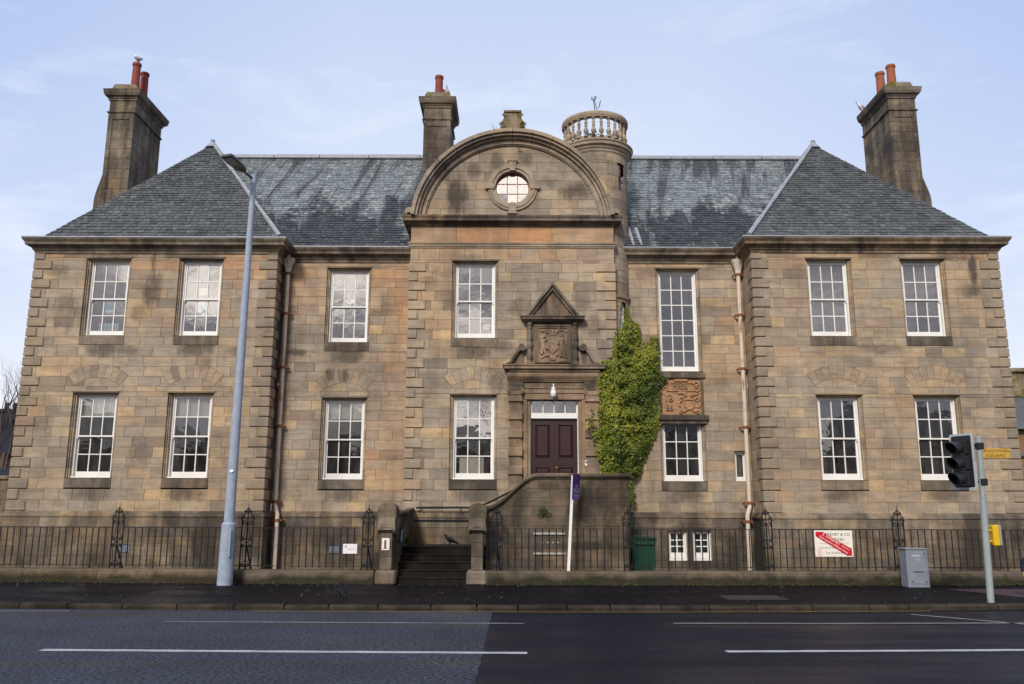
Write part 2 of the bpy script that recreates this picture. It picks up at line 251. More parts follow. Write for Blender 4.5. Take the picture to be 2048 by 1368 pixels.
# ------------------------------------------------------------------ mesh helper
class MB:
    def __init__(s): s.v=[];s.f=[];s.r=[];s.o=[];s.m=[];s.R=.5;s.O=0.;s.MI=0
    def face(s,pts,r=None,o=None,m=None):
        n=len(s.v); s.v+= [tuple(p) for p in pts]; s.f.append(tuple(range(n,n+len(pts))))
        s.r.append(s.R if r is None else r); s.o.append(s.O if o is None else o); s.m.append(s.MI if m is None else m)
    def faces(s,vs,fs,r=None,o=None,m=None):
        n=len(s.v); s.v+=[tuple(p) for p in vs]
        for f in fs:
            s.f.append(tuple(i+n for i in f)); s.r.append(s.R if r is None else r); s.o.append(s.O if o is None else o); s.m.append(s.MI if m is None else m)
    def box(s,x0,x1,y0,y1,z0,z1,c=0.,**k):
        x0,x1=min(x0,x1),max(x0,x1);y0,y1=min(y0,y1),max(y0,y1);z0,z1=min(z0,z1),max(z0,z1)
        if not c:
            vs=[(x0,y0,z0),(x1,y0,z0),(x1,y1,z0),(x0,y1,z0),(x0,y0,z1),(x1,y0,z1),(x1,y1,z1),(x0,y1,z1)]
            s.faces(vs,[(0,1,5,4),(1,2,6,5),(2,3,7,6),(3,0,4,7),(4,5,6,7),(3,2,1,0)],**k); return
        def ring(z,i): return [(x0+i,y0+i,z),(x1-i,y0+i,z),(x1-i,y1-i,z),(x0+i,y1-i,z)]
        # chamfer all edges (rings of eight)
        def r8(z,i):
            j=c
            return [(x0+i+ (j if not i else 0),y0+i,z),(x1-i-(j if not i else 0),y0+i,z),(x1-i,y0+i+(j if not i else 0),z),(x1-i,y1-i-(j if not i else 0),z),
                    (x1-i-(j if not i else 0),y1-i,z),(x0+i+(j if not i else 0),y1-i,z),(x0+i,y1-i-(j if not i else 0),z),(x0+i,y0+i+(j if not i else 0),z)]
        L=[ring(z0,c),r8(z0+c,0),r8(z1-c,0),ring(z1,c)]
        vs=L[0]+L[1]+L[2]+L[3]; fs=[(3,2,1,0),(20,21,22,23)]
        for i in range(8): fs.append((4+i,4+(i+1)%8,12+(i+1)%8,12+i))
        for q in range(4):
            a=q; b=(q+1)%4
            e0=4+2*q; e1=e0+1; nx=4+(2*q+2)%8
            fs.append((a,b,e1,e0)); fs.append((b,nx,e1))
            e0+=8;e1+=8;nx+=8
            fs.append((e0,e1,20+b,20+a)); fs.append((e1,nx,20+b))
        s.faces(vs,fs,**k)
    def tube(s,pts,rad,seg=8,cap=True,**k):
        P_=[Vector(p) for p in pts]; n=len(P_); rr=rad if isinstance(rad,(list,tuple)) else [rad]*n; vs=[];fs=[]
        up=None
        for i,p in enumerate(P_):
            t_=(P_[min(i+1,n-1)]-P_[max(i-1,0)]).normalized()
            if up is None: up=t_.orthogonal().normalized()
            a=(up-t_*up.dot(t_)); a=a.normalized() if a.length>1e-6 else t_.orthogonal().normalized(); up=a; b=t_.cross(a)
            for j in range(seg):
                th=2*PI*j/seg+PI/seg; vs.append(p+(a*math.cos(th)+b*math.sin(th))*rr[i])
        for i in range(n-1):
            for j in range(seg): fs.append((i*seg+j,i*seg+(j+1)%seg,(i+1)*seg+(j+1)%seg,(i+1)*seg+j))
        if cap: fs.append(tuple(range(seg))[::-1]); fs.append(tuple((n-1)*seg+j for j in range(seg)))
        s.faces(vs,fs,**k)
    def lathe(s,prof,cen,seg=16,a0=0.,a1=2*PI,**k):
        cx,cy,cz=cen; full=abs(a1-a0-2*PI)<1e-6; m_=seg if full else seg+1; vs=[];fs=[]
        for r,z in prof:
            for j in range(m_):
                a=a0+(a1-a0)*j/seg; vs.append((cx+r*math.cos(a),cy+r*math.sin(a),cz+z))
        for i in range(len(prof)-1):
            for j in range(seg): fs.append((i*m_+j,i*m_+(j+1)%m_,(i+1)*m_+(j+1)%m_,(i+1)*m_+j))
        s.faces(vs,fs,**k)
    def prism(s,poly,y0,y1,ax='xz',**k):
        n=len(poly)
        if ax=='xz': A=[(a,y0,b) for a,b in poly]; B=[(a,y1,b) for a,b in poly]
        elif ax=='xy': A=[(a,b,y0) for a,b in poly]; B=[(a,b,y1) for a,b in poly]
        else: A=[(y0,a,b) for a,b in poly]; B=[(y1,a,b) for a,b in poly]
        s.faces(A+B,[tuple(range(n)),tuple(range(n,2*n))[::-1]]+[(i,(i+1)%n,n+(i+1)%n,n+i) for i in range(n)],**k)
    def sweep(s,path,prof,closed=False,step=None,rv=None,o=None,m=None):
        # profile (out,z) carried along a plan path, outward = right of travel, mitred
        P_=[Vector((p[0],p[1])) for p in path]; n=len(P_); nor=[]
        for i in range(n-1):
            d_=(P_[i+1]-P_[i]).normalized(); nor.append(Vector((d_.y,-d_.x)))
        mit=[]
        for i in range(n):
            if i==0: mit.append(nor[0])
            elif i==n-1: mit.append(nor[-1])
            else:
                q=(nor[i-1]+nor[i]); q.normalize(); mit.append(q/max(.3,q.dot(nor[i])))
        for i in range(n-1):
            A,B=P_[i],P_[i+1]; L=(B-A).length; k_=max(1,int(L/(step or 1e9))); cuts=[j/k_ for j in range(k_+1)]
            for j in range(k_):
                rr=random.random() if rv is None else rv
                for (o0,z0),(o1,z1) in zip(prof[:-1],prof[1:]):
                    q=[]
                    for t_,oo,zz in ((cuts[j],o0,z0),(cuts[j+1],o0,z0),(cuts[j+1],o1,z1),(cuts[j],o1,z1)):
                        w_=(A+mit[i]*oo).lerp(B+mit[i+1]*oo,t_); q.append((w_.x,w_.y,zz))
                    s.face(q,r=rr,o=o,m=m)
    def ring(s,cx,cz,r0,r1,y0,y1,a0,a1,n,joint=None,**k):
        # arc band in the xz plane: front y0, back y1; joint = segments per stone
        rr=random.random()
        for i in range(n):
            if joint and i%joint==0: rr=random.random()
            A=a0+(a1-a0)*i/n;B=a0+(a1-a0)*(i+1)/n
            if joint:
                e=.006/max(r1,.1)
                if i%joint==0: A+=e*(1 if a1>a0 else -1)
                if i%joint==joint-1: B-=e*(1 if a1>a0 else -1)
            p=lambda r,a,y:(cx+r*math.cos(a),y,cz+r*math.sin(a))
            vs=[p(r0,A,y0),p(r1,A,y0),p(r1,B,y0),p(r0,B,y0),p(r0,A,y1),p(r1,A,y1),p(r1,B,y1),p(r0,B,y1)]
            kk=dict(k); kk.setdefault('r',rr)
            s.faces(vs,[(0,1,2,3),(1,5,6,2),(3,7,4,0),(0,4,5,1),(2,6,7,3)],**kk)
    def build(s,name,mats,parent=None,smooth=False,bevel=0.,sm_angle=None):
        me=bpy.data.meshes.new(name); me.from_pydata(s.v,[],s.f)
        for m_ in (mats if isinstance(mats,(list,tuple)) else [mats]): me.materials.append(M[m_] if isinstance(m_,str) else m_)
        a=me.attributes.new('rnd','FLOAT','FACE'); a.data.foreach_set('value',s.r)
        a=me.attributes.new('org','FLOAT','FACE'); a.data.foreach_set('value',s.o)
        me.polygons.foreach_set('material_index',s.m)
        if smooth: me.polygons.foreach_set('use_smooth',[True]*len(s.f))
        me.update()
        if smooth: me.set_sharp_from_angle(angle=R(42))
        o=bpy.data.objects.new(name,me); C.objects.link(o)
        if parent:
            o.parent=parent
            if parent.parent is None: o.matrix_parent_inverse=Matrix.Translation(-Vector(parent.location))
        if bevel:
            b=o.modifiers.new('b','BEVEL'); b.width=bevel; b.segments=2; b.limit_method='ANGLE'
        return o
def tag(o,label=None,cat=None,group=None,kind=None):
    for k,v in (('label',label),('category',cat),('group',group),('kind',kind)):
        if v: o[k]=v
    return o
def thing(name,label,cat,loc=(0,0,0),group=None):
    o=bpy.data.objects.new(name,None); o.empty_display_size=.2; C.objects.link(o); o.location=loc; return tag(o,label,cat,group)
def text(mb,body,org,w,h,u=(1,0,0),v=(0,0,1),ext=0.,m=0,rot=0.,center=True):
    """letters as real faces: fitted to width w, cap height h, origin = left (or centre) of the baseline"""
    cu=bpy.data.curves.new('t','FONT'); cu.body=body; cu.size=1; cu.extrude=0; cu.resolution_u=3
    ob=bpy.data.objects.new('t',cu); C.objects.link(ob); bpy.context.view_layer.update()
    me=ob.to_mesh(); vs=[x.co.copy() for x in me.vertices]; fs=[tuple(p.vertices) for p in me.polygons]
    ob.to_mesh_clear(); bpy.data.objects.remove(ob); bpy.data.curves.remove(cu)
    x0=min(p.x for p in vs);x1=max(p.x for p in vs);y1=max(p.y for p in vs); sx=w/(x1-x0); sy=h/max(y1,.01)
    u=Vector(u).normalized();v=Vector(v).normalized();n=u.cross(v); O=Vector(org); c_,s_=math.cos(rot),math.sin(rot)
    out=[]
    for p in vs:
        a=(p.x-x0)*sx-(w/2 if center else 0); b=p.y*sy; a,b=a*c_-b*s_,a*s_+b*c_
        out.append(O+u*a+v*b)
    if ext:
        N=len(out); mb.faces([p+n*ext for p in out],fs,m=m)
        # side walls
        from collections import Counter
        ed=Counter(); dirn={}
        for f in fs:
            for i in range(len(f)):
                a,b=f[i],f[(i+1)%len(f)]; key=(min(a,b),max(a,b)); ed[key]+=1; dirn[key]=(a,b)
        for k_,c2 in ed.items():
            if c2==1: a,b=dirn[k_]; mb.face([out[a],out[b],out[b]+n*ext,out[a]+n*ext],m=m)
    else: mb.faces(out,fs,m=m)
# ------------------------------------------------------------------ dimensions (metres)
WL,WR,CF,RC=22.25,22.0,22.4,23.05          # front planes: left wing, right wing, centre block, recessed ranges
XL0,XL1,XR0,XR1,XC=-12.96,-6.40,6.45,13.05,2.79
ROWS=[1.69,1.97,2.25]+[2.53+.266*i for i in range(0,23)]
rows=[z for z in ROWS if z<8.45]+[8.60]
HOT=[(-7.1,8.25,.75,.45,.95),(-12.0,8.55,.9,.14,.6),(-9.65,8.25,.35,.14,.85),(-3.05,6.9,.3,1.6,.75),(-5.9,7.9,.45,.7,.55),(-3.4,8.15,.5,.22,1.),(-3.15,3.4,.5,1.3,.45),(-3.8,3.2,.5,.2,.5),
     (0,9.2,2.0,.17,.85),(0,8.6,2.3,.25,.38),(3.8,8.5,2.,.2,.4),(7.6,8.3,.3,.15,.6),(12.4,8.5,.35,.15,.75),(8,8.6,1.2,.1,.35),(-1.7,9.0,.8,.5,.2)]
def org(x,z):
    v=0.
    for hx,hz,rx,rz,a in HOT:
        d_=((x-hx)/rx)**2+((z-hz)/rz)**2
        if d_<3: v=max(v,a*math.exp(-d_*.7)*random.uniform(.45,1.15))
    if random.random()<.05: v=max(v,random.uniform(.08,.3))
    return max(0.,min(1.,v+random.uniform(-.02,.05)))
def ashlar(mb,F,u0,u1,zs,cuts=(),g=.0048,wmin=.34,wmax=.78,orgf=org,bias=None,ch=.007,backing=True):
    """coursed blocks: F(u,z,d)->point, d = outward; cuts = rectangles or a function(za,zb)->intervals"""
    for za,zb in zip(zs[:-1],zs[1:]):
        lv=[za,zb]
        for c_ in cuts:
            if not callable(c_):
                for q in (c_[2],c_[3]):
                    if za+.035<q<zb-.035: lv.append(q)
        lv=sorted(set(lv))
        for a,b in zip(lv[:-1],lv[1:]):
            mid=(a+b)/2; iv=[(u0,u1)]
            cc=[]
            for c_ in cuts:
                if callable(c_): cc+=c_(a,b)
                elif c_[2]<mid<c_[3]: cc.append((c_[0],c_[1]))
            for (p,q) in cc:
                ni=[]
                for (s_,e) in iv:
                    if q<=s_ or p>=e: ni.append((s_,e)); continue
                    if p>s_: ni.append((s_,p))
                    if q<e: ni.append((q,e))
                iv=ni
            for (s_,e) in iv:
                if e-s_<.02: continue
                if backing: mb.face([F(s_,a,-.012),F(e,a,-.012),F(e,b,-.012),F(s_,b,-.012)],r=.5,o=0,m=1)
                x=s_; first=True
                while x<e-1e-4:
                    L=random.uniform(wmin,wmax)*(.6 if first and random.random()<.5 else 1); first=False
                    nx=x+L
                    if e-nx<wmin*.55: nx=e
                    x1=min(nx,e); rr=random.random()
                    if bias: rr=min(1,max(0,rr+bias(.5*(x+x1),mid)))
                    oo=orgf((x+x1)/2,mid) if orgf else 0.
                    gi=g if (b-a)>.06 else .002
                    i4=[(x+gi,a+gi),(x1-gi,a+gi),(x1-gi,b-gi),(x+gi,b-gi)]; o4=[(x,a),(x1,a),(x1,b),(x,b)]
                    vs=[F(p,q,random.uniform(-.001,.0015)) for p,q in i4]+[F(p+(gi*.5 if p==x else -gi*.5),q,-.013) for p,q in o4]
                    mb.faces(vs,[(0,1,2,3),(0,4,5,1),(1,5,6,2),(2,6,7,3),(3,7,4,0)],r=rr,o=oo,m=0)
                    x=x1
def FX(Yp): return lambda u,z,d:(u,Yp-d,z)
def FSx(Xp,sg): return lambda u,z,d:(Xp+sg*d,u,z)
bld=thing('sandstone_building','wide two storey sandstone institutional building with slate hipped wings and arched centre gable','building',(0,WR,0))
# ------------------------------------------------------------------ openings
WIN=[ # name key, plane, x0,x1,z0,z1, cols,rows, kind
 ('lu1',WL,-11.49,-10.43,6.30,8.38,3,4),('lu2',WL,-8.97,-7.91,6.30,8.38,3,4),('ll1',WL,-11.49,-10.43,2.54,4.71,3,4),('ll2',WL,-8.98,-7.92,2.54,4.71,3,4),
 ('xu',RC,-5.12,-4.03,6.29,8.37,3,4),('xl',RC,-5.11,-4.02,2.54,4.69,3,4),
 ('cu',CF,-1.56,-.465,6.29,8.39,3,4),('cl',CF,-1.56,-.465,2.53,4.70,3,4),
 ('tall',RC,4.10,5.17,5.50,8.37,3,6),('sq',RC,4.10,5.17,2.52,4.115,3,3),('tiny',RC,6.02,6.33,2.52,3.31,1,1),
 ('ru1',WR,7.96,9.03,6.29,8.36,3,4),('ru2',WR,10.49,11.55,6.29,8.36,3,4),('rl1',WR,7.99,9.05,2.53,4.67,3,4),('rl2',WR,10.53,11.60,2.53,4.67,3,4),
 ('b1',RC-.06,4.16,4.63,.46,1.215,2,3),('b2',RC-.06,4.80,5.27,.46,1.215,2,3)]
E_=.075
def hole(k):
    for a in WIN:
        if a[0]==k:
            e=E_ if k not in('tiny','b1','b2') else .02
            return (a[2]-e,a[3]+e,a[4]-.26 if k not in('tiny','b1','b2') else a[4],a[5]+e)
def holes(*ks): return [hole(k) for k in ks]
# ------------------------------------------------------------------ walls
def wall(F,u0,u1,zs,cuts=(),mat='stone',light=False,label=None,**k):
    mb=MB(); ashlar(mb,F,u0,u1,zs,cuts,**k); o=mb.build('wall',[mat,'mortar_light' if light else 'mortar'],bld)
    if label: o['label']=label
    return o
wall(FX(WL),XL0,XL1,rows,holes('lu1','lu2','ll1','ll2'),'wing')
wall(FX(WR),XR0,XR1,rows,holes('ru1','ru2','rl1','rl2'),'wing')
wall(FX(RC),XL1,-XC,rows,holes('xu','xl'),'stone')
wall(FX(RC),XC,XR0,rows,holes('tall','sq','tiny')+[(4.03,5.24,4.115,5.30)],'stone')
DOOR=(.486,1.76,1.78,4.70)
crow_=[z for z in ROWS if z<9.4][:-1]
zc=[z for z in ROWS if z<8.7]+[8.80]; 
wall(FX(CF),-XC,XC,zc,holes('cu','cl')+[(.40,1.85,1.69,4.78)],'stone')
mbb=MB(); ashlar(mbb,FX(CF),-XC,XC,[8.97,9.42],(),wmin=.7,wmax=1.5); o=mbb.build('frieze',['stone','mortar'],bld); o['label']='band of orange red stones under the gable cornice'
wall(FSx(XL1,1),WL,RC,rows,(),'dark'); wall(FSx(XR0,-1),WR,RC,rows,(),'wing')
wall(FSx(-XC,-1),CF,RC,zc,(),'stone'); wall(FSx(XC,1),CF,RC,zc,(),'stone')
wall(FSx(XL0,-1),WL,30,rows,(),'wing'); wall(FSx(XR1,1),WR,30,rows,(),'wing')
# base walls under the plinth moulding
bz=[.10,.36,.58,.82,1.06,1.30]
for Yp,a,b,cu in ((WL-.06,XL0-.06,XL1+.06,[]),(RC-.06,XL1,-XC,[]),(CF-.06,-XC-.06,XC+.06,[]),(RC-.06,XC,XR0,holes('b1','b2')),(WR-.06,XR0-.06,XR1+.06,[])):
    wall(FX(Yp),a,b,bz,cu,'base',orgf=lambda x,z:random.choice([0,0,0,.12,.25]))
    m_=MB(); ashlar(m_,FX(Yp-.012),a-.01,b+.01,[1.30,1.56],(),wmin=.6,wmax=1.2,orgf=None); m_.build('band_course',['dark','mortar'],bld)
for Xp,sg,a in ((XL1+.06,1,WL-.06),(XR0-.06,-1,WR-.06)): wall(FSx(Xp,sg),a,RC,bz+[1.56],(),'base',orgf=None)
plan=[(XL0,32),(XL0,WL),(XL1,WL),(XL1,RC),(-XC,RC),(-XC,CF),(XC,CF),(XC,RC),(XR0,RC),(XR0,WR),(XR1,WR),(XR1,32)]
plan=[(x,y) for x,y in plan]
# travel left->right with outward (towards -Y) on the right hand
m_=MB(); m_.sweep(plan,[(0,1.70),(.02,1.695),(.035,1.67),(.05,1.66),(.055,1.635),(.085,1.62),(.095,1.58),(.095,1.555),(.05,1.545),(.05,1.50)],step=1.3); m_.build('plinth_moulding','dark',bld)
# eaves cornices (wings and recessed ranges)
cpf=[(-.02,8.56),(.03,8.565),(.04,8.62),(.075,8.65),(.09,8.70),(.12,8.715),(.13,8.74),(.22,8.765),(.225,8.83),(.25,8.86),(.28,8.90),(.285,8.945),(-.25,8.955)]
for pth in ([(XL0,32),(XL0,WL),(XL1,WL),(XL1,RC),(-XC,RC)],[(XC,RC),(XR0,RC),(XR0,WR),(XR1,WR),(XR1,32)]):
    m_=MB(); m_.sweep(pth,cpf,step=1.5); m_.build('cornice','corn',bld)
    m_=MB(); m_.sweep(pth,[(.289,8.938),(.296,8.945),(.293,8.975),(-.3,8.99)],step=2.); m_.build('lead_gutter','lead',bld)
# centre: string moulding, cornice
cp=[(-XC,RC+.2),(-XC,CF),(XC,CF),(XC,RC+.2)]
m_=MB(); m_.sweep(cp,[(-.01,8.80),(.02,8.80),(.03,8.83),(.05,8.85),(.05,8.89),(.075,8.91),(.08,8.95),(.02,8.965),(-.01,8.97)],step=1.6); m_.build('string_moulding','stone',bld)
m_=MB(); m_.sweep(cp,[(-.01,9.42),(.03,9.42),(.04,9.46),(.09,9.48),(.10,9.51),(.21,9.53),(.215,9.60),(.24,9.63),(.25,9.68),(-.35,9.70)],step=1.4); m_.build('gable_cornice','dark',bld)
# quoins
def quoin(mb,x0,x1,y0,y1,za,zb,r=None): mb.box(x0,x1,y0,y1,za+.012,zb-.012,c=.016,r=random.random()*.8+.1 if r is None else r,o=random.choice([0,0,.05,.15]))
def quoins(Xc,sg,Yf,zs,ret,long=.47,short=.25,deep=1.,vis=True):
    mb=MB(); p=.034
    for i,(a,b) in enumerate(zip(zs[:-1],zs[1:])):
        L,D=(long,short) if i%2==0 else (short,long)
        D=min(D,ret)
        xi=Xc-sg*L; xo=Xc+sg*p
        # front stone, and its return face as one L shaped block: front slab plus side slab butted behind it
        quoin(mb,min(xi,xo),max(xi,xo),Yf-p,Yf+.02,a,b,r=(rr:=random.uniform(.1,.9)))
        quoin(mb,min(Xc-sg*.02,xo),max(Xc-sg*.02,xo),Yf+.022,Yf+D,a,b,r=rr)
    return mb
qz=[z for z in ROWS if z<8.5]+[8.57]
quoins(XL0,-1,WL,qz,1.).build('quoins','quoin',bld); quoins(XL1,1,WL,qz,.5).build('quoins','quoin',bld)
quoins(XR0,-1,WR,qz,.7,long=.42).build('quoins','quoin',bld); quoins(XR1,1,WR,qz,1.,long=.5).build('quoins','quoin',bld)
qc=[z for z in ROWS if z<8.7]
quoins(-XC,-1,CF,qc,.4,long=.44,short=.22).build('quoins','stone',bld); quoins(XC,1,CF,qc,.4,long=.50,short=.26).build('quoins','stone',bld)
# ------------------------------------------------------------------ relieving arches
def rel_arch(cx,Yp,top,half=.80,rise=.27,th=.34):
    mb=MB(); Rr=(half*half+rise*rise)/(2*rise); th0=math.asin(half/Rr); cz=top-Rr
    mb.ring(cx,cz,Rr-th,Rr,Yp-.0045,Yp+.02,PI/2+th0,PI/2-th0,32,joint=4,o=random.choice([0,.1]))
    # dark joint bed just proud of the wall
    mb.ring(cx,cz,Rr-th-.008,Rr+.008,Yp-.002,Yp+.01,PI/2+th0+.006,PI/2-th0-.006,24,m=1,r=.5)
    mb.build('relieving_arch',['wing' if abs(cx)>6 else 'stone','mortar'],bld)
for cx,Yp in ((-10.96,WL),(-8.44,WL),(-4.57,RC),(-1.01,CF),(8.52,WR),(11.06,WR)): rel_arch(cx,Yp,5.50)
# ------------------------------------------------------------------ windows
def window(k,Yp,x0,x1,z0,z1,nc,nr,ext=()):
    small=k in('tiny','b1','b2'); dep=.20 if not small else .14
    yg=Yp+dep; bars=.026
    fr=MB(); W_=x1-x0; H_=z1-z0; cw=.045 if not small else .035
    # white box case and outer sill
    br=.13 if not small else .16
    if k=='tiny': br=.09
    fr.box(x0,x0+cw,yg-.035,yg+.09,z0,z1); fr.box(x1-cw,x1,yg-.035,yg+.09,z0,z1)
    fr.box(x0+cw,x1-cw,yg-.035,yg+.09,z1-.035,z1)
    if W_>.2: fr.box(x0-.005 if not small else x0,x1+.005 if not small else x1,yg-.075,yg-.037,z0-.012,z0+.035,c=.006)
    mid=z0+H_*.5 if nr in(4,) else None
    # sashes
    sashes=[(z0+.035,z1-.035,yg+.02,nr)] if mid is None else [(mid-.02,z1-.035,yg-.005,2),(z0+.035,mid+.02,yg+.045,2)]
    frame=None
    sb=MB(); gl=MB(); st=.045 if not small else .035
    for si,(a,b,y,n) in enumerate(sashes):
        top_=.04; bot=.04
        if (len(sashes)==2 and si==1) or len(sashes)==1: bot=br
        if len(sashes)==2 and si==0: bot=.042
        xa,xb=x0+cw,x1-cw
        sb.box(xa,xa+st,y,y+.04,a,b); sb.box(xb-st,xb,y,y+.04,a,b); sb.box(xa+st,xb-st,y-.001,y+.04,b-top_,b); sb.box(xa+st,xb-st,y-.001,y+.04,a,a+bot,c=.004)
        gx0,gx1,gz0,gz1=xa+st,xb-st,a+bot,b-top_
        for i in range(1,nc):
            x=gx0+(gx1-gx0)*i/nc+random.uniform(-.003,.003); sb.box(x-bars/2,x+bars/2,y+.004,y+.032,gz0,gz1)
        for j in range(1,n):
            z=gz0+(gz1-gz0)*j/n; 
            for i in range(nc):
                xs=gx0+(gx1-gx0)*i/nc+(bars/2 if i else 0); xe=gx0+(gx1-gx0)*(i+1)/nc-(bars/2 if i<nc-1 else 0)
                sb.box(xs+.001,xe-.001,y+.006,y+.030,z-bars/2,z+bars/2)
        for i in range(nc):
            for j in range(n):
                xs=gx0+(gx1-gx0)*i/nc; xe=gx0+(gx1-gx0)*(i+1)/nc; za=gz0+(gz1-gz0)*j/n; zb=gz0+(gz1-gz0)*(j+1)/n
                t_=[random.uniform(-.0022,.0022) for _ in range(4)]
                gl.face([(xs,y+.022+t_[0],za),(xe,y+.022+t_[1],za),(xe,y+.022+t_[2],zb),(xs,y+.022+t_[0]-t_[1]+t_[2],zb)],r=random.random())
    if len(sashes)==2:
        for sx in (x0+cw+.004,x1-cw-.03):  # sash horns
            sb.box(sx,sx+.026,yg-.006,yg+.03,mid-.075,mid-.022,c=.005)
    root=fr.build('window','white',bld)
    sb.build('sash_bars','white',root); gl.build('glass','glass',root)
    # stone surround stepping in
    su=MB(); e=E_ if not small else .02; rr=random.random()
    A=(x0-e,x1+e,z0,z1+e); B=(x0-.002,x1+.002,z0,z1+.002); d1=.055 if not small else .02
    for (x,s_) in ((A[0],1),(A[1],-1)):
        xi=B[0] if s_>0 else B[1]
        # jamb face, bead, stepped ledge, inner reveal as butted slabs, cut at the courses
        zz=[z0]+[q for q in ROWS if z0+.1<q<z1-.05]+[A[3]]
        for a,b in zip(zz[:-1],zz[1:]):
            rq=random.random(); oq=random.choice([0,0,.1])
            su.face([(x,Yp-.001,a+.003),(x,Yp+d1,a+.003),(x,Yp+d1,b-.003),(x,Yp-.001,b-.003)],r=rq,o=oq)
            xm=x+s_*e*.45
            su.face([(x,Yp+d1,a+.003),(xm,Yp+d1-.012,a+.003),(xm,Yp+d1-.012,b-.003),(x,Yp+d1,b-.003)],r=rq,o=oq)
            su.face([(xm,Yp+d1-.012,a+.003),(xm,Yp+d1+.03,a+.003),(xm,Yp+d1+.03,b-.003),(xm,Yp+d1-.012,b-.003)],r=rq,o=oq)
            su.face([(xm,Yp+d1+.03,a+.003),(xi,Yp+d1+.03,a+.003),(xi,Yp+d1+.03,b-.003),(xm,Yp+d1+.03,b-.003)],r=rq,o=oq)
            su.face([(xi,Yp+d1+.03,a+.003),(xi,yg-.036,a+.003),(xi,yg-.036,b-.003),(xi,Yp+d1+.03,b-.003)],r=rq,o=oq)
    zt,zi=A[3],B[3]; zm=zt-e*.45
    for p,q in (((Yp-.001,zt),(Yp+d1,zt)),((Yp+d1,zt),(Yp+d1-.012,zm)),((Yp+d1-.012,zm),(Yp+d1+.03,zm)),((Yp+d1+.03,zm),(Yp+d1+.03,zi)),((Yp+d1+.03,zi),(yg+.09,zi))):
        su.face([(A[0],p[0],p[1]),(A[1],p[0],p[1]),(A[1],q[0],q[1]),(A[0],q[0],q[1])],r=rr)
    if not small:
        # projecting head fillet
        su.box(A[0]-.03,A[1]+.03,Yp-.035,Yp-.003,zt+.002,zt+.026,r=rr); su.box(A[0]-.012,A[1]+.012,Yp-.018,Yp-.002,zt-.022,zt,r=rr)
    su.face([(A[0],Yp,z0),(A[1],Yp,z0),(A[1],yg-.0,z0-.004),(A[0],yg-.0,z0-.004)],r=rr)
    su.build('surround','stone' if abs(x0)<6.2 else 'wing',root)
    if not small:
        si=MB(); 
        if k not in('tall',): si.box(x0-.075,x1+.075,Yp-.018,Yp+.1,z0-.258,z0-.014,c=.006,r=random.uniform(.3,.6))
        if si.v: si.build('sill','corn',root)
    # dark reveal lining behind the case, so daylight comes only through the panes
    for ex in ext:
        ex(root,x0+cw+st,x1-cw-st,z0+br+.03,z1-.075,yg+.12)
    return root
def blind(f,mat='blind',t=.0):
    def g_(root,xa,xb,za,zb,y):
        m_=MB(); zz=zb-(zb-za)*f; n=12
        for i in range(n):
            a=xa-.02+(xb-xa+.04)*i/n; b=xa-.02+(xb-xa+.04)*(i+1)/n; ya=y+.006*math.sin(i*1.3); yb=y+.006*math.sin((i+1)*1.3)
            m_.face([(a,ya,zz),(b,yb,zz),(b,yb,zb+.06),(a,ya,zb+.06)])
        m_.tube([(xa,y,zz),(xb,y,zz)],.012,6); o=m_.build('blind',mat,root)
    return g_
def board(u0,u1,v0,v1,mat='paper',name='notice',y_=-.03,dec=None):
    def g_(root,xa,xb,za,zb,y):
        m_=MB(); W_=xb-xa;H_=zb-za; X0,X1,Z0,Z1=xa+W_*u0,xa+W_*u1,za+H_*v0,za+H_*v1
        m_.box(X0,X1,y+y_,y+y_+.004,Z0,Z1)
        if dec: dec(m_,X0,X1,Z0,Z1,y+y_-.002)
        m_.build(name,[mat,'blue','ink2'],root)
    return g_
def dec_map(m_,x0,x1,z0,z1,y):
    H_=z1-z0; m_.box(x0+.008,x1-.008,y,y+.0015,z0+.02,z0+.045,m=1); m_.box(x0+.008,x1-.008,y,y+.0015,z0+H_*.3,z0+H_*.74,m=1)
    for i in range(9):
        a=random.uniform(x0+.02,x1-.06); z=random.uniform(z0+H_*.32,z0+H_*.7); m_.box(a,a+.04,y-.001,y-.0001,z,z+.006,m=2)
def dec_row(m_,x0,x1,z0,z1,y):
    n=6
    for i in range(n):
        a=x0+(x1-x0)*(i+.1)/n; b=x0+(x1-x0)*(i+.9)/n; m_.box(a,b,y,y+.0015,z0+.02,z1-.02,m=1 if i%2 else 2)
def curtain(xa_,xb_,mat='curtain',v0=0.,v1=1.):
    def g_(root,xa,xb,za,zb,y):
        m_=MB(); n=26; W_=xb-xa; p=[]
        for i in range(n+1): u=xa_+(xb_-xa_)*i/n; p.append((xa+W_*u,y+.05+.03*math.sin(i*1.9)+.01*math.sin(i*4.1)))
        z0=za+(zb-za)*v0-.1; z1=za+(zb-za)*v1+.08
        for a,b in zip(p[:-1],p[1:]): m_.face([(a[0],a[1],z0),(b[0],b[1],z0),(b[0],b[1],z1),(a[0],a[1],z1)])
        m_.build('curtain',mat,root,smooth=True)
    return g_
def bike(root,xa,xb,za,zb,y):
    m_=MB()
    for c_ in (.08,.2): 
        pts=[(xa+c_+.02*math.cos(a),y,za+.28+.22*math.sin(a)+.1*math.cos(a)) for a in [i*PI/8 for i in range(17)]]; m_.tube(pts,.008,5,False)
    for i in range(6): m_.tube([(xa+.02+.03*i,y+.01,za),(xa+.22-.02*i,y,za+.42)],.007,5)
    m_.build('clutter','blackmat',root)
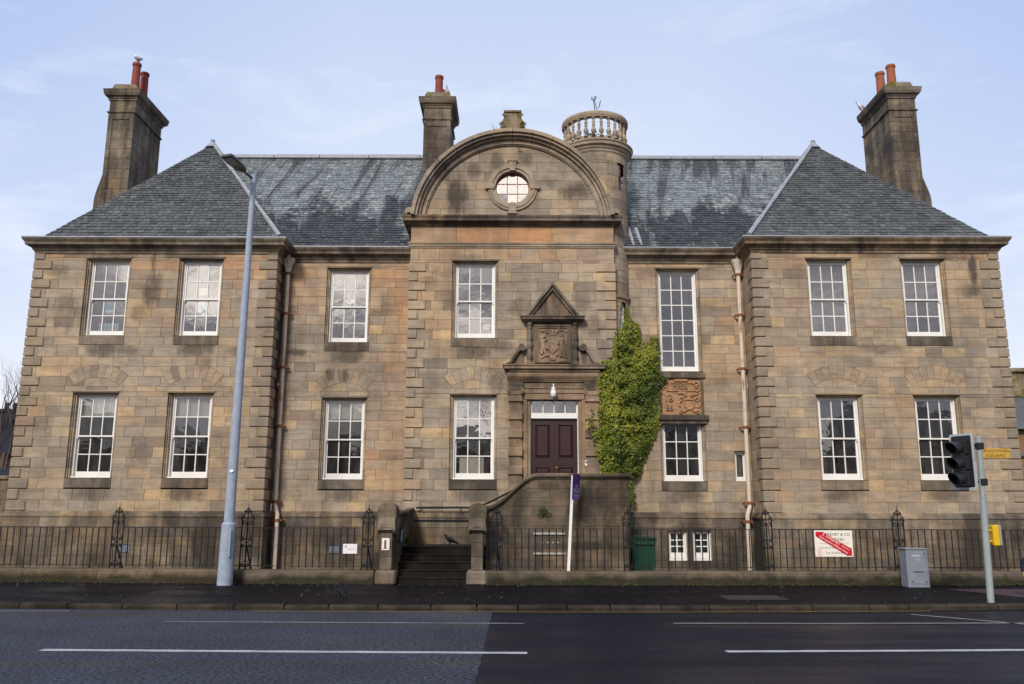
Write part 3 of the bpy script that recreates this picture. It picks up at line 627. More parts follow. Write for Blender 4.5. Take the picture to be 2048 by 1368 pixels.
EXT={'ll1':[blind(.245)],'ll2':[blind(.26)],'xl':[blind(.22)],'cl':[board(.10,.80,.0,.23,'blind','white_board'),blind(.13,'net')],
 'lu1':[board(.36,.62,.27,.47,dec=dec_map),board(.22,.82,.02,.12,dec=dec_row)],'lu2':[board(.36,.66,.55,.66),board(.36,.64,.28,.47,dec=dec_map),bike],
 'xu':[board(.36,.64,.545,.61),curtain(0,1,'net',.5,1)],'cu':[board(.74,.94,.07,.15)],
 'ru1':[curtain(0,1,'net')],'ru2':[curtain(.0,1,'net')],'tall':[],'tiny':[curtain(0,1)],'sq':[],
 'rl1':[],'rl2':[],'b1':[],'b2':[]}
for a in WIN: window(*a,ext=EXT.get(a[0],()))
# dim rooms behind the windows
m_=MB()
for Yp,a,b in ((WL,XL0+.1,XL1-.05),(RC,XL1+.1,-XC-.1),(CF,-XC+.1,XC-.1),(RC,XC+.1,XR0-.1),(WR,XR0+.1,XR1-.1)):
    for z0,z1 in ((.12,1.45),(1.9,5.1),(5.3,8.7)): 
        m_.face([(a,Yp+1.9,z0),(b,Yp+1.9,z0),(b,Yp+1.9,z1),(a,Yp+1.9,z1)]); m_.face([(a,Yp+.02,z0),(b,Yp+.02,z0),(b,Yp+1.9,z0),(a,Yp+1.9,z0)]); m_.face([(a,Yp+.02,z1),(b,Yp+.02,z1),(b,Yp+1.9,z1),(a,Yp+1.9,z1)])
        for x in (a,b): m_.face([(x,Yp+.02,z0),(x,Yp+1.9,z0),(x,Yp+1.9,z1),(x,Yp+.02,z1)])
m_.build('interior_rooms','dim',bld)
# apron under the tall window: dated panel between two sills
m_=MB(); m_.box(3.93,5.30,RC-.05,RC+.12,5.30,5.47,c=.02,r=.3); m_.box(3.88,5.34,RC-.10,RC+.12,4.135,4.30,c=.03,r=.3); m_.box(3.92,5.30,RC-.05,RC+.12,4.05,4.132,c=.01,r=.35)
m_.box(4.03,4.10,RC-.0,RC+.12,4.302,5.298,r=.4); m_.box(5.17,5.24,RC-.0,RC+.12,4.302,5.298,r=.4); m_.build('sill','corn',bld)
def capsule_h(x,z,seg):
    h=0.
    for ax,az_,bx,bz_,r,hh in seg:
        dx,dz=bx-ax,bz_-az_; L=dx*dx+dz*dz; t_=0 if L==0 else max(0,min(1,((x-ax)*dx+(z-az_)*dz)/L))
        q=math.hypot(x-ax-dx*t_,z-az_-dz*t_)/r
        if q<1: h=max(h,hh*math.sqrt(1-q*q))
    return h
def relief(x0,x1,z0,z1,y,seg,nx,nz,amp,mat,name,parent,noise_=.06,r=.6,o=.1):
    mb=MB(); vs=[]
    for j in range(nz+1):
        for i in range(nx+1):
            u,v=i/nx,j/nz; h=capsule_h(u,v,seg); h+=noise_*(math.sin(u*71+v*23)*math.sin(v*83-u*31)) if 0<u<1 and 0<v<1 else 0
            vs.append((x0+(x1-x0)*u,y-amp*h,z0+(z1-z0)*v))
    fs=[(j*(nx+1)+i,j*(nx+1)+i+1,(j+1)*(nx+1)+i+1,(j+1)*(nx+1)+i) for j in range(nz) for i in range(nx)]
    mb.faces(vs,fs,r=r,o=o); return mb,name,mat,parent
# dated panel
arc=lambda cx,cz,r,a0,a1,n,w_,h_:[(cx+r*math.cos(a0+(a1-a0)*i/n),cz+r*math.sin(a0+(a1-a0)*i/n),cx+r*math.cos(a0+(a1-a0)*(i+1)/n),cz+r*math.sin(a0+(a1-a0)*(i+1)/n),w_,h_) for i in range(n)]
seg=[(.15,.655,.85,.655,.012,.8),(.25,.87,.80,.87,.012,.8),(.36,.95,.64,.95,.05,1.),(.44,.60,.60,.60,.045,1.)]
seg+=arc(.10,.72,.055,-1,3.5,7,.022,.9)+arc(.06,.82,.05,0,5,7,.02,.8)+arc(.88,.85,.06,-2,3.,7,.025,1.)+arc(.90,.70,.055,-3,2,7,.024,.9)+arc(.12,.60,.07,3.5,6,5,.02,.8)+arc(.86,.62,.07,3.4,6,5,.02,.8)
seg+=[(.58,.42,.82,.42,.02,.8),(.58,.42,.58,.22,.02,.8),(.82,.42,.82,.22,.02,.8),(.58,.22,.70,.16,.02,.8),(.82,.22,.70,.16,.02,.8)]
seg+=arc(.49,.43,.05,0,5,7,.028,1.)+arc(.90,.43,.05,-2,3,7,.028,1.)+arc(.60,.53,.03,0,5,5,.02,1.)+arc(.77,.53,.03,-2,3,5,.02,1.)+arc(.50,.30,.08,2,4,4,.035,.8)+arc(.88,.28,.08,-1,1,4,.035,.8)+arc(.48,.08,.04,0,5,5,.02,.9)+arc(.90,.08,.04,-2,3,5,.02,.9)+arc(.69,.02,.14,.4,2.7,6,.025,.9)
mb,n_,ma,pa=relief(4.10,5.17,4.302,5.298,RC+.03,seg,110,100,.05,'panel','dated_panel',bld,.05,.7,.35)
yy=RC-.0
text(mb,'MRSB',(4.60,yy,5.02),.40,.14,ext=.022); text(mb,'18',(4.29,yy,4.68),.20,.17,ext=.03); text(mb,'86',(4.29,yy,4.43),.20,.17,ext=.03)
dp=mb.build(n_,ma,pa); dp['label']='red sandstone panel carved MRSB 1886 with a shield'
# ------------------------------------------------------------------ arched gable
GZ=9.39; grow=[9.69+.27*i for i in range(0,10)]
def gcut(a,b):
    z=(a+b)/2-GZ; h=math.sqrt(max(0,2.54**2-z*z)) if z<2.54 else 0
    L=[(-3.2,-h),(h,3.2)]; dz=(a+b)/2-10.57
    if abs(dz)<.56: q=math.sqrt(.56**2-dz*dz); L.append((-q,q))
    return L
m_=MB(); ashlar(m_,FX(CF+.02),-3.0,3.0,grow,[gcut],orgf=lambda x,z:random.choice([0,0,.0,.15]),wmin=.5,wmax=.95)
m_.build('gable_wall',['gable','mortar'],bld)
a0=math.asin(.28/2.8)
m_=MB()
m_.ring(0,GZ,2.70,2.80,CF-.34,CF+.5,PI-a0,a0,84,joint=6); m_.ring(0,GZ,2.63,2.698,CF-.27,CF+.4,PI-a0,a0,84,joint=6); m_.ring(0,GZ,2.56,2.628,CF-.16,CF+.4,PI-a0,a0,84,joint=6); m_.ring(0,GZ,2.45,2.558,CF-.07,CF+.4,PI-a0,a0,84,joint=6); m_.ring(0,GZ,2.42,2.448,CF-.035,CF+.3,PI-a0,a0,84,joint=6)
m_.build('gable_arch','gable',bld)
m_=MB(); m_.ring(0,GZ,2.46,2.79,CF+.02,CF+.55,PI-a0,a0,40)
n=24; m_.prism([(2.5*math.cos(PI*i/n),GZ+.3+2.2*math.sin(PI*i/n)) for i in range(n+1)],CF+.40,CF+.55); m_.build('gable_back','dark',bld)
for sx in (-1,1):
    m_=MB(); th=[(sx*(2.83+.0)+sx*.125*math.cos(a),9.80+.115*math.sin(a)) for a in [i*PI/10 for i in range(20)]]; m_.prism(th,CF-.20,CF+.3,r=.4); m_.box(sx*2.7,sx*2.9,CF-.2,CF+.3,9.70,9.76,r=.4); m_.build('volute','gable',bld)
# keystone block with scrolls on top of the gable
m_=MB(); m_.prism([(-.36,12.16),(.36,12.16),(.33,12.36),(.24,12.50),(.22,12.66),(-.22,12.66),(-.24,12.50),(-.33,12.36)],CF-.30,CF+.15,r=.4); m_.box(-.25,.25,CF-.34,CF+.18,12.66,12.73,c=.015,r=.3)
for sx in (-1,1):
    for (cx,cz,r0) in ((.27,12.29,.10),(.23,12.58,.055)):
        pts=[(sx*cx+r0*(1-i/22)*math.cos(i*.55)*sx,CF-.315,cz+r0*(1-i/22)*math.sin(i*.55)) for i in range(20)]; m_.tube(pts,.018,6)
    m_.box(sx*.13,sx*.155,CF-.325,CF-.298,12.18,12.64,r=.4)
m_.build('keystone','cap',bld)
# oculus
oc=MB(); OZ=10.575; OY=CF+.16
oc.ring(0,OZ,.445,.475,OY-.02,OY+.05,0,2*PI,40)
ocu=oc.build('round_window',plain('rusty_frame',(.30,.13,.06),.6),bld)
m_=MB()
for r0,r1,y in ((.62,.69,CF-.03),(.555,.618,CF-.055),(.475,.553,CF-.02)): m_.ring(0,OZ,r0,r1,y,CF+.2,PI/2,PI/2+2*PI,48,joint=12)
for a in (0,90,180,270):
    dx,dz=round(math.cos(R(a))),round(math.sin(R(a)))
    if dx: m_.box(dx*.50,dx*.76,CF-.075,CF+.1,OZ-.07,OZ+.07,c=.01)
    else: m_.prism([(-.07,OZ+dz*.47),(.07,OZ+dz*.47),(.11,OZ+dz*.76),(-.11,OZ+dz*.76)],CF-.085,CF+.1); m_.box(-.13,.13,CF-.11,CF+.05,OZ+dz*.745,OZ+dz*.80)
m_.build('surround','gable',ocu)
m_=MB()
for q in (-.145,.145):
    h=math.sqrt(.447**2-q*q); m_.box(q-.010,q+.010,OY-.012,OY+.02,OZ-h,OZ+h)
    for x0,x1 in ((-h,-.156),(-.134,.134),(.156,h)): m_.box(x0,x1,OY-.010,OY+.018,OZ+q-.009,OZ+q+.009)
m_.build('glazing_bars','pot2',ocu)
m_=MB()
for i,(xa,xb) in enumerate(((-.45,-.145),(-.145,.145),(.145,.45))):
    for j,(za,zb) in enumerate(((-.45,-.145),(-.145,.145),(.145,.45))):
        cl_=lambda x,z:(x,z) if math.hypot(x,z)<=.45 else (x*.45/math.hypot(x,z),z*.45/math.hypot(x,z))
        P4=[cl_(xa,za),cl_((xa+xb)/2,za) ,cl_(xb,za),cl_(xb,(za+zb)/2),cl_(xb,zb),cl_((xa+xb)/2,zb),cl_(xa,zb),cl_(xa,(za+zb)/2)]
        k1,k2=random.uniform(-.02,.02),random.uniform(-.03,.01); m_.face([(x,OY+.006+k1*(x-xa)+k2*(z-za),OZ+z) for x,z in P4],r=random.random())
m_.build('glass','glass',ocu)
m_=MB(); m_.box(-.6,.6,OY+.21,OY+.225,OZ-.6,OZ+.6); m_.build('backing','dim',ocu)
# ------------------------------------------------------------------ roofs
def slates(mb,O,U,V,N,lo,hi,vmax,exp=.145,wid=.18,v0=0.,pr=0.):
    """O origin at eaves, U along, V up the slope, N normal; lo(v),hi(v) = extent of the plane at height v"""
    O,U,V,N=map(Vector,(O,U,V,N)); v=v0; row=0
    P_=lambda u,v,d:O+U*u+V*v+N*d
    while v<vmax:
        e=exp*(1-.25*v/vmax); w_=wid*(1-.2*v/vmax); va,vb=v,min(v+e*1.12,vmax)
        a0,a1,b0,b1=lo(va),hi(va),lo(vb),hi(vb); u=a0-random.uniform(0,w_); bowv=[random.uniform(-.004,.004) for _ in range(3)]
        while u<a1:
            w2=w_*random.uniform(.75,1.25); p,q=u,u+w2; u=q
            pa,qa=max(p,a0),min(q,a1)
            if qa-pa<.02: continue
            pb,qb=min(max(p,b0),b1),max(min(q,b1),b0)
            if qb<pb: pb=qb=(pb+qb)/2
            dv=random.uniform(-.010,.010); li=random.uniform(.016,.032); r_=random.random(); gp=random.uniform(.004,.012)
            vs=[P_(pa+gp,va+dv,li),P_(qa-gp,va+dv+random.uniform(-.004,.004),li+random.uniform(-.003,.003)),P_(max(qb-gp,pb),vb,.003),P_(pb,vb,.003),P_(pa+gp,va+dv,-.002),P_(qa-gp,va+dv,-.002)]
            mb.faces(vs,[(0,1,2,3),(4,5,1,0),(1,5,2),(0,3,4)],r=r_*.9+.05)
        v+=e; row+=1
def hip_roof(x0,x1,ye,ax,ay,az,ze,yb,name_label):
    mb=MB(); apex=Vector((ax,ay,az))
    # front face
    O=Vector((x0,ye,ze)); U=Vector((1,0,0)); rise=Vector((0,ay-ye,az-ze)); L=rise.length; V=rise/L; N=U.cross(V)
    if N.y>0: N=-N
    W_=x1-x0; la=(ax-x0)/L; lb=(x1-ax)/L
    mb.face([O,O+U*W_,apex],r=0.)
    slates(mb,O,U,V,N,lambda v:la*v,lambda v:W_-lb*v,L)
    # side slopes run back from the eaves to the wing ridge
    for sx,xe in ((-1,x0),(1,x1)):
        O=Vector((xe,ye,ze)); U=Vector((0,1,0)); rise=Vector((ax-xe,0,az-ze)); Ls=rise.length; V=rise/Ls; N=Vector((sx*(az-ze),0,abs(ax-xe))).normalized()
        D=yb-ye; s_=(ay-ye)/Ls
        mb.face([O,O+U*D,Vector((ax,yb,az)),apex],r=.3)
        slates(mb,O,U,V,N,lambda v:s_*v,lambda v:D if D<6 else 6.,Ls,exp=.3,wid=.35)
    o=mb.build('roof',['slate'],bld); o['label']=name_label; return o
AL=Vector((-9.50,25.2,13.08)); AR=Vector((9.52,25.2,13.12)); ZE=8.985
r1=hip_roof(-12.62,-6.28,21.99,AL.x,AL.y,AL.z,ZE,34,'hipped slate roof over the left wing')
r2=hip_roof(6.33,12.72,21.75,AR.x,AR.y,AR.z,ZE,34,'hipped slate roof over the right wing')
def leadroll(pts,r,name,par,mat='lead',seg=6,flat=.16):
    m_=MB(); 
    for a,b in zip(pts[:-1],pts[1:]):
        a,b=Vector(a),Vector(b); n=max(1,int((b-a).length/.9))
        for i in range(n):
            p=a.lerp(b,i/n); q=a.lerp(b,(i+1)/n); k_=1+.25*(i%2); m_.tube([p,q+(q-p)*.04],r*k_,seg)
    return m_.build(name,mat,par,smooth=True)
lift=Vector((0,-.02,.05))
leadroll([AL+lift,Vector((-6.30,21.99,ZE+.04))],.050,'hip_lead',r1); leadroll([AR+lift,Vector((6.35,21.75,ZE+.04))],.050,'hip_lead',r2)
for Ap,rr,sx in ((AL,r1,1),(AR,r2,-1)):
    m_=MB(); m_.lathe([(.0,.17),(.05,.16),(.075,.12),(.06,.07),(.10,.03),(.22,-.14),(.0,-.14)],Ap,12); m_.tube([Ap+Vector((0,.1,.02)),Ap+Vector((0,1.2,.02))],.07,6); m_.build('finial','lead',rr,smooth=True)
mb=MB(); RY=26.3; RZ=13.10
for xa,xb in ((-9.5,-2.0),(2.0,9.5)):
    O=Vector((xa,RC-.27,ZE)); rise=Vector((0,RY-RC+.27,RZ-ZE)); L=rise.length; V=rise/L; U=Vector((1,0,0)); N=V.cross(U); N=-N if N.y>0 else N
    D=xb-xa; mb.face([O,O+U*D,O+U*D+rise,O+rise],r=0.)
    slates(mb,O,U,V,N,lambda v:0.,lambda v:D,L,exp=.135,wid=.17)
    mb.face([(xa,RY,RZ),(xb,RY,RZ),(xb,RY+4,ZE),(xa,RY+4,ZE)],r=.4)
r3=mb.build('roof','slate_pale',bld); r3['label']='long main slate roof with pale lichened upper courses'
m_=MB()
x=-9.45
while x<9.4:
    q=min(x+random.uniform(1.3,1.7),9.45); h=random.uniform(0,.012)
    m_.box(x,q-.012,RY-.14,RY+.14,RZ-.05,RZ+.06+h,c=.02); m_.tube([(x+.01,RY,RZ+.085+h),(q-.02,RY,RZ+.085+h)],.045,8); x=q
m_.build('ridge_lead','lead',r3)
# centre roof running back behind the gable, and lead flashings at its foot
m_=MB(); n=16
for i in range(n):
    a,b=PI-a0-(PI-2*a0)*i/n,PI-a0-(PI-2*a0)*(i+1)/n; R_=2.5
    m_.face([(R_*math.cos(a),CF+.5,GZ+R_*math.sin(a)*.98),(R_*math.cos(b),CF+.5,GZ+R_*math.sin(b)*.98),(R_*math.cos(b),30,GZ+R_*math.sin(b)*.98),(R_*math.cos(a),30,GZ+R_*math.sin(a)*.98)])
m_.build('roof','slate',bld)['label']='curved roof behind the arched gable'
for x0,x1 in ((3.40,3.55),(3.62,3.72)): m_=MB(); m_.tube([(x0,RC-.2,9.02),(x0-.02,RC+.02,9.3),(x0-.06,RC+.36,9.72)],.055,6); m_.build('flashing','lead',bld,smooth=True)
m_=MB(); m_.tube([(-2.86,RC-.2,9.02),(-2.84,RC+.3,9.6)],.05,6); m_.build('flashing','lead',bld,smooth=True); m_=MB(); m_.face([(3.3,RC-.22,9.03),(3.7,RC-.22,9.03),(3.6,RC+.25,9.6),(3.35,RC+.25,9.6)]); m_.build('flashing','lead',bld,smooth=True)
# ------------------------------------------------------------------ chimneys
def chimney(x0,x1,y0,y1,zb,zt,flare,label,flz=None):
    """x0..x1 shaft, flare = list of (side, amount)"""
    mb=MB(); zc_=zt-.78; rw=[zb+i*.33 for i in range(int((zc_-zb)/.33)+1)]; rw[-1]=zc_
    kw=dict(orgf=None,wmin=.28,wmax=.62)
    ashlar(mb,FX(y0),x0,x1,rw,(),**kw); ashlar(mb,FSx(x0,-1),y0,y1,rw,(),**kw); ashlar(mb,FSx(x1,1),y0,y1,rw,(),**kw); mb.box(x0+.02,x1-.02,y0+.02,y1-.02,zb,zt-.05,m=1,r=.5)
    # sunk panel frame: corner strips and head proud of the shaft
    ww=x1-x0
    for a,b in ((x0,x0+.14),(x1-.14,x1)):
        for za,zb2 in zip(rw[2:-1],rw[3:]): mb.box(a,b,y0-.022,y0-.001,za+.004,zb2-.004,c=.004,r=random.random())
    mb.box(x0+.0,x1-.0,y0-.024,y0-.001,zc_-.20,zc_-.003,c=.004,r=.5)
    ph=[(x0,y1),(x0,y0),(x1,y0),(x1,y1)]
    mb.sweep(ph,[(0,zc_),(.03,zc_+.01),(.05,zc_+.03),(.05,zc_+.06),(.0,zc_+.08)],step=.8)
    ashlar(mb,FX(y0),x0,x1,[zc_+.08,zt-.34],(),**kw); ashlar(mb,FSx(x0,-1),y0,y1,[zc_+.08,zt-.34],(),**kw); ashlar(mb,FSx(x1,1),y0,y1,[zc_+.08,zt-.34],(),**kw)
    rt=[(x0,y1),(x0,y0),(x1,y0),(x1,y1),(x0,y1),(x0,y1-.01)]
    mb.sweep(rt[:5],[(.0,zt-.36),(.03,zt-.34),(.04,zt-.28),(.06,zt-.27),(.07,zt-.24),(.13,zt-.20),(.155,zt-.13),(.16,zt-.12),(.165,zt-.06),(.175,zt-.01),(.175,zt),(-.1,zt+.01)],step=.9)
    ob=mb.build('chimney',['chim','mortar'],bld); ob['label']=label
    cp_=MB(); i_=.02
    cp_.prism([(x0+i_,zt),(x1-i_,zt),(x1-i_,zt+.14),(x1-.08,zt+.25),(x0+.08,zt+.25),(x0+i_,zt+.14)],y0+.03,y1-.06,r=.5); cp_.build('cap_stone','cap',ob)
    for side,am,z0_,z1_ in flare:
        f=MB(); xs=x0 if side<0 else x1; pts=[(xs,z1_)]; n=8
        for i in range(n+1): t_=i/n; pts.append((xs+side*am*(1-math.cos(t_*PI/2))if False else xs+side*am*(t_**1.7*(3-2*t_) if t_<1 else 1),z1_-(z1_-z0_)*t_))
        pts+= [(xs+side*am,z0_-1.2),(xs,z0_-1.2)]
        f.prism(pts if side>0 else pts[::-1],y0+.001,y1,r=.35); f.build('shoulder','chim',ob)
    return ob
def pot(ob,x,y,z0,h,r,mat,flare=1.):
    m_=MB(); m_.lathe([(r*1.08,0),(r*1.05,h*.3),(r*.97,h*.8),(r*.96,h-.10),(r*1.12,h-.09),(r*1.14,h-.02),(r*1.10,h),(r*.82,h),(r*.8,h-.3)],(x,y,z0),14); m_.build('chimney_pot',mat,ob,smooth=False)
c1=chimney(-12.78,-11.96,25.0,27.0,9.2,14.80,[(-1,.20,11.0,12.1)],'tall chimney at the left end with two red pots')
pot(c1,-12.30,25.55,15.03,1.02,.125,'pot'); pot(c1,-12.27,26.1,15.03,.98,.125,'pot')
c2=chimney(11.92,12.78,25.0,27.0,9.2,14.96,[(1,.22,11.1,12.1)],'tall chimney at the right end with two orange pots')
pot(c2,12.36,25.55,15.2,.86,.135,'pot2'); pot(c2,12.25,26.1,15.2,.90,.135,'pot2')
c3=chimney(-2.90,-2.02,25.8,27.3,11.6,14.98,[(-1,.13,12.2,12.7)],'middle chimney behind the arched gable with a red pot')
pot(c3,-2.46,26.2,15.2,.78,.128,'pot'); pot(c3,-2.38,26.9,15.2,.62,.128,'pot')
# ------------------------------------------------------------------ turret
TX,TY,TR=2.42,23.37,.91
tur=MB(); zs_=[1.69+.345*i for i in range(0,30)]; zs_=[z for z in zs_ if z<11.55]+[11.72]
def ft(a0_=PI): return lambda u,z,d:(TX+(TR+d)*math.cos(u/TR),TY+(TR+d)*math.sin(u/TR),z)
uA,uB=-PI*1.05*TR,.35*TR
# slit windows cut in the drum
aw=math.atan2(22.66-TY,3.07-TX)
wdl=(aw*TR-.10,aw*TR+.17,6.50,7.36); wdu=(aw*TR-.05,aw*TR+.17,10.60,11.42)
for za,zb in zip(zs_[:-1],zs_[1:]):
    lv=sorted(set([za,zb]+[q for c_ in (wdl,wdu) for q in c_[2:] if za+.03<q<zb-.03]))
    for a,b in zip(lv[:-1],lv[1:]):
        u=uA; mid=(a+b)/2
        while u<uB:
            L=random.uniform(.35,.7); e=min(u+L,uB); rr=random.random(); cuts=[c_ for c_ in (wdl,wdu) if c_[2]<mid<c_[3]]
            n=max(2,int((e-u)/.09))
            for i in range(n):
                p,q=u+(e-u)*i/n,u+(e-u)*(i+1)/n; p+=.005*(i==0); q-=.005*(i==n-1)
                if any(c_[0]<(p+q)/2<c_[1] for c_ in cuts): continue
                F=ft(); tur.face([F(p,a+.005,0),F(q,a+.005,0),F(q,b-.005,0),F(p,b-.005,0)],r=rr)
            u=e
tur.lathe([(TR-.01,1.7),(TR-.01,6.5)],(TX,TY,0),32,m=1); tur.lathe([(TR-.01,7.36),(TR-.01,10.6)],(TX,TY,0),32,m=1); tur.lathe([(TR-.01,11.42),(TR-.01,11.7)],(TX,TY,0),32,m=1)
to=tur.build('turret',['gable','mortar'],bld); to['label']='round stair turret with balustrade beside the arched gable'
m_=MB(); m_.lathe([(TR-.25,6.4),(TR-.25,11.6)],(TX,TY,0),24); m_.build('turret_lining','dim',to)
for pr_ in ([(TR+.04,6.15),(TR+.05,6.2),(TR+.05,6.3),(TR,6.32)],[(TR,7.45),(TR+.04,7.47),(TR+.05,7.53),(TR,7.56)]):
    m_=MB(); m_.lathe(pr_,(TX,TY,0),40,a0=-PI,a1=.2); m_.build('string_course','gable',to)
m_=MB()
m_.lathe([(TR,11.66),(TR+.03,11.70),(TR+.04,11.76),(TR+.07,11.78),(TR+.09,11.84),(TR+.15,11.87),(TR+.16,11.94),(TR+.19,11.97),(TR+.19,12.0),(TR+.02,12.03),(TR-.02,12.06),(TR-.02,12.15),(.3,12.15)],(TX,TY,0),48); m_.build('turret_cornice','gable',to)
for (c_,nn_) in ((wdl,3),(wdu,2)):
    m_=MB(); F=lambda u,z,d:ft()(u,z,d); a,b=c_[0],c_[1]
    for u0,u1,z0,z1 in ((a,a+.03,c_[2],c_[3]),(b-.03,b,c_[2],c_[3]),(a+.03,b-.03,c_[2],c_[2]+.035),(a+.03,b-.03,c_[3]-.03,c_[3]),((a+b)/2-.01,(a+b)/2+.01,c_[2]+.035,c_[3]-.03))+tuple((a+.03,b-.03,c_[2]+(c_[3]-c_[2])*k/nn_-.009,c_[2]+(c_[3]-c_[2])*k/nn_+.009) for k in range(1,nn_)):
        m_.faces([F(u0,z0,-.08),F(u1,z0,-.08),F(u1,z1,-.08),F(u0,z1,-.08),F(u0,z0,-.12),F(u1,z0,-.12),F(u1,z1,-.12),F(u0,z1,-.12)],[(0,1,2,3),(0,4,5,1),(1,5,6,2),(2,6,7,3),(3,7,4,0)])
    tw=m_.build('window','white' if c_ is wdl else 'pot2',to)
m_=MB(); nb=25; BR=.875
prof=[(.058,0),(.058,.04),(.040,.05),(.030,.075),(.058,.14),(.066,.19),(.052,.25),(.030,.30),(.028,.315),(.040,.325),(.040,.345),(.030,.355),(.038,.40),(.045,.44),(.034,.50),(.028,.53),(.05,.555),(.056,.57),(.056,.60)]
for i in range(nb):
    a=2*PI*i/nb+.05; b_=MB(); b_.lathe([(r*1.12,z*.98) for r,z in prof],(TX+BR*math.cos(a),TY+BR*math.sin(a),12.15),10,r=random.random()); b_.build('baluster','gable',to,smooth=False)
m_.lathe([(BR-.09,12.738),(BR+.075,12.738),(BR+.08,12.77),(BR+.095,12.79),(BR+.10,12.86),(BR+.09,12.895),(BR-.07,12.90),(BR-.09,12.87),(BR-.09,12.738)],(TX,TY,0),48); m_.build('balustrade_rail','gable',to)
m_=MB(); bx,by=TX-.07,TY-.85
m_.tube([(bx,by+.02,12.88),(bx-.02,by,13.12),(bx-.05,by,13.32),(bx-.09,by,13.36),(bx-.10,by,13.30),(bx-.04,by,13.24),(bx+.03,by,13.32),(bx+.04,by,13.38),(bx+.0,by,13.38),(bx,by,13.2),(bx+.05,by,12.96),(bx+.12,by,13.05),(bx+.16,by,13.25)],.012,5); m_.build('lightning_rod','bar',to)
# ------------------------------------------------------------------ door and door case
dc=MB(); Yd=CF
PX=((-.075,.26),(1.95,2.30))   # pilasters
# jamb linings
for x0,x1 in ((.40,.486),(1.76,1.85)): dc.box(x0,x1,Yd+.02,Yd+.30,1.78,4.78,r=.6,o=.1)
for x0,x1 in ((.29,.40),(1.85,1.95)):
    for za,zb in zip([1.7,2.1,2.6,3.05,3.5,3.95],[2.1,2.6,3.05,3.5,3.95,4.62]): dc.box(x0,x1,Yd-.03,Yd+.05,za+.003,zb-.003,r=random.random(),o=.15)
dc.box(.33,1.92,Yd-.05,Yd+.05,4.625,4.78,r=.6,o=.15); dc.box(.29,1.95,Yd-.075,Yd+.05,4.783,4.90,c=.01,r=.3); dc.box(.26,1.96,Yd-.10,Yd+.05,4.903,5.06,c=.01,r=.4,o=.1)
dcase=dc.build('doorcase','carved',bld)
for x0,x1 in PX:
    m_=MB(); z=1.7; k_=0
    while z<4.66:
        zt=min(z+(.24 if k_%2==0 else .235),4.66)
        if k_%2==0: m_.box(x0-.02,x1+.02,Yd-.16,Yd-.001,z+.004,zt-.004,c=.012,r=random.random(),o=.05)
        else:
            m_.box(x0,x1,Yd-.085,Yd-.001,z,zt,r=(q:=random.random()))
            nf=7
            for i in range(nf):
                xa=x0+.03+(x1-x0-.06)*i/nf; m_.box(xa,xa+(x1-x0-.06)/nf*.55,Yd-.115,Yd-.086,z+.01,zt-.01,r=q,o=.1)
        z=zt; k_+=1
    # scrolled capital
    m_.box(x0-.01,x1+.01,Yd-.13,Yd-.001,4.66,4.72,c=.01,r=.3); m_.box(x0-.03,x1+.03,Yd-.15,Yd-.001,4.72,4.86,c=.02,r=.2); m_.box(x0-.06,x1+.06,Yd-.17,Yd-.001,4.863,4.90,c=.008,r=.2)
    for xc_ in (x0-.01,x1+.01):
        pts=[(xc_+.06*(1-i/16)*math.cos(i*.6),Yd-.165,4.80+.06*(1-i/16)*math.sin(i*.6)) for i in range(15)]; m_.tube(pts,.016,6,r=.2)
    m_.box(x0-.03,x1+.03,Yd-.155,Yd-.001,4.903,5.065,c=.006,r=.4)
    m_.build('pilaster','carved',dcase)
m_=MB(); ep=[(-.075,Yd+.02),(-.075,Yd-.13),(2.33,Yd-.13),(2.33,Yd+.02)]
m_.sweep(ep,[(-.1,5.07),(.0,5.07),(.01,5.08),(.02,5.11),(.04,5.13),(.05,5.15),(.01,5.16),(.02,5.17),(.055,5.22),(.06,5.27),(.045,5.31),(.02,5.33),(.02,5.34),(.045,5.345)],step=1.3,o=.15)
m_.sweep(ep,[(.02,5.40),(.13,5.42),(.14,5.47),(.17,5.50),(.18,5.53),(-.15,5.56)],step=1.2)
m_.box(-.07,2.325,Yd-.145,Yd-.001,5.335,5.41,r=.3)
x=-.05
while x<2.30: m_.box(x,x+.032,Yd-.20,Yd-.15,5.345,5.395,r=.6); x+=.058
m_.build('entablature','carved',dcase)
m_=MB()
# upper tabernacle: panel frame, shelf, steep pediment
m_.box(.40,1.77,Yd-.05,Yd-.001,5.58,6.70,r=.5,o=.1)
for x0,x1,z0,z1 in ((.60,.655,5.64,6.58),(1.525,1.58,5.64,6.58),(.60,1.58,6.583,6.64),(.60,1.58,5.60,5.637)): m_.box(x0,x1,Yd-.10,Yd-.051,z0,z1,c=.01,r=.6,o=.2)
for x0,x1,z0,z1 in ((.657,.70,5.64,6.54),(1.48,1.523,5.64,6.54),(.657,1.523,6.542,6.58)): m_.box(x0,x1,Yd-.08,Yd-.051,z0,z1,r=.6,o=.2)
sh=[(.36,Yd+.02),(.36,Yd-.16),(1.81,Yd-.16),(1.81,Yd+.02)]
m_.sweep(sh,[(-.3,6.70),(-.02,6.70),(.0,6.705),(.02,6.73),(.035,6.74),(.10,6.76),(.11,6.80),(.14,6.83),(.14,6.85),(-.2,6.87)],step=1.3)
